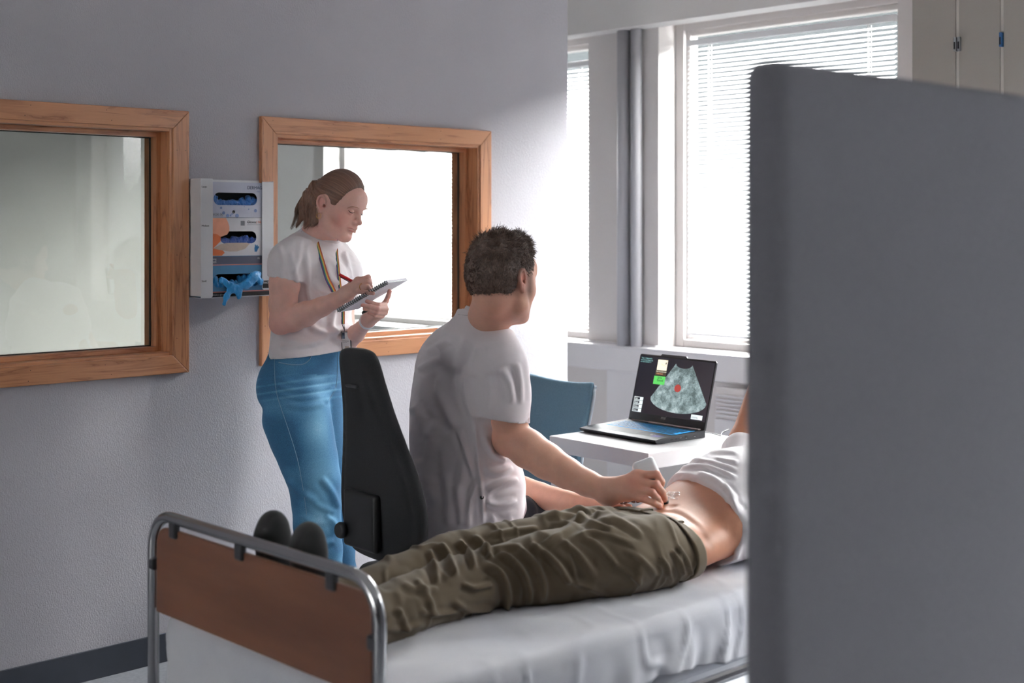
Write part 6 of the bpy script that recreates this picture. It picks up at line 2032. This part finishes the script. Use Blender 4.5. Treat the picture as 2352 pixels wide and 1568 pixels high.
# hip bones, navel hollow and the edge of the ribs
f.ell((-2.065, 2.50, .690), (.030, .05, .024), k=.03)
f.ell((-2.275, 2.52, .694), (.030, .05, .024), k=.03)
f.ell((-2.17, 2.61, .735), (.013, .016, .010), k=.008, op='s')
f.chain([(arr(-2.04, 2.70, .690), .040), (arr(-2.11, 2.78, .735), .040)], k=.04)
for a_, b_, ra, rb in (((-2.09, 2.42, .668), (-2.22, 2.04, .645), .06, .036), ((-2.22, 2.04, .645), (-2.185, 1.62, .628), .036, .028), ((-2.26, 2.42, .664), (-2.40, 2.07, .636), .055, .034), ((-2.40, 2.07, .636), (-2.36, 1.63, .608), .034, .026)):
    f.cap(a_, b_, ra, rb, k=.03)
V, Fq, N = skinned(f, .005, 1)
# faint creases over the flank
V = fold_disp(V, N, [([(1420, 1172), (1490, 1172), (1560, 1180), (1620, 1225)], 5, -.0030), ([(1470, 1186), (1540, 1205), (1600, 1260)], 6, -.0022), ([(1560, 1195), (1600, 1215), (1640, 1265)], 7, -.0018)])
red = blob_attr(V, [(P(1560, 1240, 3.2), .06, .35), (P(1640, 1310, 3.1), .06, .45), (P(1600, 1150, 3.4), .05, .15), (arr(-2.40, 3.30, .95), .06, .4)])
mesh_np('body', V, Fq, M['skin_p'], pat, attrs={'red': red, 'dark': np.zeros(len(V))})
f = Field()
f.ell(hp + QZ * .035 * 1.05 - QX * .016, np.array((.098, .079, .085)) * 1.05, QA)
f.ell(hp + QX * .10 - QZ * .01, (.078, .085, .075), QA, k=.01, op='s')
V, Fq, N = skinned(f, .006, 1)
mesh_np('hair', V, Fq, M['hair_m'], pat, attrs={'hv': V * 300})

# trousers
f = Field()
PG = [(s_[0], s_[1], s_[2], s_[3] + .009, s_[4] + .008) for s_ in PT[:4]]
f.loft(o_, YV, XV, PG, k=.03, rnd=.01, n=2.3)
NL = [(arr(-2.082, 2.44, .660), .086), (arr(-2.112, 2.32, .660), .089), (arr(-2.170, 2.18, .652), .083), (arr(-2.222, 2.04, .645), .0665), (arr(-2.225, 1.90, .636), .0635), (arr(-2.205, 1.76, .630), .0580), (arr(-2.185, 1.625, .628), .0540)]
FL = [(arr(-2.262, 2.45, .656), .082), (arr(-2.300, 2.34, .654), .080), (arr(-2.355, 2.20, .646), .074), (arr(-2.400, 2.07, .642), .0640), (arr(-2.405, 1.93, .620), .0590), (arr(-2.385, 1.78, .612), .0550), (arr(-2.350, 1.635, .612), .0530)]
f.chain(NL, k=.012); f.chain(FL, k=.012)
wpn = nrm(arr(.14, 1, .05)); wpc = arr(-2.17, 2.532, .665)
ptn = Field(); ptn.ops = list(f.ops)
f.plane(wpc, wpn, k=.002)
f.ell((-2.170, 2.37, .712), (.045, .075, .026), k=.03)
V, Fq, N = skinned(f, .0042, 1)
PF = [
    ([(905, 1395), (925, 1420), (935, 1455)], 10, .006), ([(950, 1330), (985, 1375), (1000, 1420)], 10, .006), ([(1100, 1262), (1140, 1258), (1200, 1252)], 7, .006),
    ([(1105, 1290), (1150, 1320), (1165, 1370), (1160, 1400)], 10, .010), ([(1140, 1262), (1190, 1300), (1215, 1350), (1212, 1392)], 9, .011), ([(1185, 1252), (1225, 1290), (1250, 1340), (1245, 1385)], 9, .009),
    ([(1215, 1250), (1255, 1272), (1300, 1320)], 8, .006), ([(1290, 1240), (1330, 1275), (1370, 1325)], 9, .007), ([(1330, 1225), (1375, 1255), (1420, 1300)], 9, .006), ([(1240, 1262), (1285, 1300), (1310, 1345)], 9, .006),
    ([(1225, 1262), (1290, 1225), (1330, 1195), (1370, 1172)], 8, .006), ([(1050, 1240), (1080, 1270), (1090, 1310)], 9, .009), ([(1085, 1232), (1118, 1258), (1128, 1285)], 8, .008), ([(1010, 1245), (1035, 1285), (1045, 1330)], 9, .008),
    ([(985, 1258), (1000, 1300), (1005, 1345)], 9, .006), ([(1120, 1228), (1180, 1218), (1240, 1212)], 8, .005), ([(1240, 1185), (1300, 1182), (1360, 1200), (1420, 1225)], 8, .007),
    ([(1270, 1168), (1340, 1170), (1400, 1192), (1450, 1215)], 7, .006), ([(1380, 1175), (1430, 1200), (1480, 1235)], 7, .006), ([(1515, 1280), (1530, 1300), (1545, 1340)], 6, .006), ([(1540, 1262), (1560, 1290), (1572, 1325)], 6, .006),
    ([(1555, 1250), (1578, 1285), (1588, 1320)], 5, .005), ([(1400, 1290), (1440, 1310), (1475, 1345)], 8, .005), ([(1430, 1260), (1475, 1285), (1510, 1325)], 8, .005), ([(1290, 1330), (1350, 1345), (1400, 1370)], 9, .004),
    ([(1040, 1380), (1080, 1400), (1140, 1395)], 8, .006), ([(960, 1400), (1000, 1410), (1060, 1402)], 8, .005), ([(880, 1440), (920, 1445), (980, 1430)], 9, .005), ([(920, 1340), (960, 1355), (1010, 1350)], 9, .005),
    ([(1060, 1340), (1090, 1350), (1130, 1340)], 9, .007), ([(1320, 1235), (1350, 1222), (1400, 1230), (1460, 1250)], 8, .005)]
V = fold_disp(V, N, [(a_, w_ * .8, h_ * 1.35) for a_, w_, h_ in PF])
fn_ = 1 - np.abs(vnoise(np.stack([V[:, 0] * 9, V[:, 1] * 24 + V[:, 0] * 8, V[:, 2] * 10], 1)))
V = V + N * (.005 * np.clip(fn_ - .7, 0, 1) / .3 - .001 + .0012 * vnoise(V * 40))[:, None]
tr = mesh_np('trousers', V, Fq, M['olive'], pat)
ptf = f
f = Field(); f.MARG = .02
wlo, whi = arr(-2.40, 2.44, .54), arr(-1.93, 2.60, .80)
f.fn(lambda Q: ptn.ev(Q) - .0045, wlo, whi)
f.plane(wpc + wpn * .004, wpn); f.plane(wpc - wpn * .028, -wpn)
f.fn(lambda Q: ptn.ev(Q) + .0015, wlo, whi, 0, 's')
bandf = Field(); bandf.fn(lambda Q: ptn.ev(Q) - .0045, wlo, whi); bandf.plane(wpc + wpn * .004, wpn); bandf.plane(wpc - wpn * .028, -wpn)
V, Fq, N = skinned(f, .0028, 0)
mesh_np('waistband', V, Fq, M['olive'], tr)
for X_ in (-2.29, -2.17, -2.06):
    zz = np.linspace(.80, .60, 200); Q = np.stack([np.full(200, X_), np.full(200, 2.530 - .14 * (X_ + 2.17)), zz], 1)
    v_ = ptn.ev(Q); c = Q[np.nonzero(v_ < 0)[0][0]] + UPV * .0055
    MB().tube([c - YV * .034 + UPV * .000, c - YV * .030 + UPV * .003, c - YV * .012 + UPV * .0035, c + YV * .006 + UPV * .002, c + YV * .008 - UPV * .002], .0055, 8, flat=(UPV, .35)).build('belt_loop', M['olive'], tr)
pk = on_surface(ptf, catmull([arr(1500, 1222, 3.3), arr(1524, 1262, 3.3), arr(1514, 1282, 3.3)], 6), .0015)
MB().tube(pk, .0022, 6).build('pocket_edge', M['olive'], tr)

# socks / shoes with the toes up
M['shoe_black'] = cloth_mat('black_canvas_shoe', srgb(34, 34, 36), .1, 500, .4)
for (fx, fy, lab) in ((-2.205, 1.565, 0), (-2.345, 1.575, 0)):
    f = Field()
    f.chain([(arr(fx, fy + .03, .625), .040), (arr(fx, fy, .650), .042), (arr(fx - .004, fy - .012, .72), .040), (arr(fx - .008, fy - .016, .790), .038), (arr(fx - .010, fy - .012, .812), .032)], k=.02, sq=((0, 1, 0), .85))
    V, Fq, N = skinned(f, .005, 1)
    V = V - N * (.0025 * np.exp(-((V[:, 0] - fx - .006) / .004) ** 2) * (N[:, 1] < -.2))[:, None]
    mesh_np('shoe', V, Fq, M['shoe_black'], pat)

# T-shirt, rucked up
f = Field()
f.loft(o_, YV, XV, [(s_[0], s_[1], s_[2], s_[3] + .012, s_[4] + .014) for s_ in PT[3:]], k=.02, rnd=.01, n=2.3)
f.chain([(arr(-2.33, 3.10, .73), .066), (arr(-2.365, 3.165, .775), .062)], k=.03)
f.chain([(arr(-1.99, 3.10, .71), .066), (arr(-1.95, 2.99, .685), .058)], k=.03)
hn = nrm(arr(-.34, -1, .10)); hcn = arr(-2.17, 2.735, .75)
f.plane(hcn, hn, k=.004)
# rolled folds behind the hem
for dy, r_, dz in ((.012, .011, 0), (.038, .012, .003), (.066, .010, .004)):
    pts = []
    for a in np.linspace(-.15, math.pi + .15, 15):
        X_ = PX0 + .168 * math.cos(a); Z_ = .680 + (.094 + dz) * math.sin(a)
        Y_ = hcn[1] + dy - .34 * (X_ - hcn[0]) + .10 * (Z_ - hcn[2]) + .006 * math.sin(5 * a + dy * 90)
        pts.append((arr(X_, Y_, Z_), r_ * (.8 + .3 * math.sin(3 * a + dy * 60))))
    f.chain(pts, k=.012)
V, Fq, N = skinned(f, .004, 1)
V = fold_disp(V, N, [
    ([(1560, 1062), (1610, 1056), (1697, 1078)], 5, .006), ([(1550, 1075), (1620, 1068), (1697, 1100)], 5, .006), ([(1600, 1084), (1650, 1105), (1697, 1150)], 6, .006), ([(1640, 1052), (1670, 1058), (1697, 1062)], 5, .005),
    ([(1625, 1038), (1660, 1036), (1697, 1040)], 4, .004), ([(1660, 1110), (1680, 1140), (1697, 1185)], 6, .005), ([(1680, 1180), (1690, 1230), (1692, 1290)], 6, .006)])
V = V + N * (.0016 * vnoise(V * 22))[:, None]
mesh_np('t_shirt', V, Fq, M['tee_p'], pat)

# probe gel on the belly
gm = Mat('clear_gel', (1, 1, 1, 1), .04)
gm.b.inputs['Alpha'].default_value = .22; gm.b.inputs['Specular IOR Level'].default_value = 1.0; gm.b.inputs['Coat Weight'].default_value = 1.0
M['gel'] = gm.m
bodyf = Field(); bodyf.loft(o_, YV, XV, PT, k=.02, rnd=.02, n=2.25)
f = Field(); f.MARG = .01
rr = random.Random(9)
for k in range(46):
    q = (1537 + rr.uniform(-8, 22), 1138 + rr.uniform(-8, 9))
    c = on_surface(bodyf, [(q[0], q[1], 3.4)], 0)[0]
    f.ell(c, (rr.uniform(.002, .006), rr.uniform(.002, .006), rr.uniform(.0008, .0022)), k=.002)
V, Fq = f.mesh(.0010, 1)
tag(mesh_np('gel', V, Fq, M['gel'], None), 'smear of clear shiny gel on the bare belly beside the probe tip', 'gel', kind='stuff')
# crumpled foil sachet between wrist and waistband
f = Field(); f.MARG = .01
for k in range(9):
    c = on_surface(bodyf, [(1428 + k * 5.2, 1155.5 - k * .5, 3.45)], .004)[0]
    f.ell(c + arr(rr.uniform(-.002, .002), rr.uniform(-.003, .003), rr.uniform(0, .005)), (rr.uniform(.004, .008), rr.uniform(.003, .006), rr.uniform(.0025, .005)), k=.002)
V, Fq = f.mesh(.0012, 1)
N = vnormals(V, Fq)
V = V + N * (.0014 * (1 - 2 * np.abs(vnoise(V * 300))))[:, None]
M['foil'] = Mat('foil', srgb(120, 122, 126), .12, 1.0).m
tag(mesh_np('foil_sachet', V, Fq, M['foil'], None), 'small crumpled silver foil sachet on the waistband under the seated person\'s wrist', 'sachet')
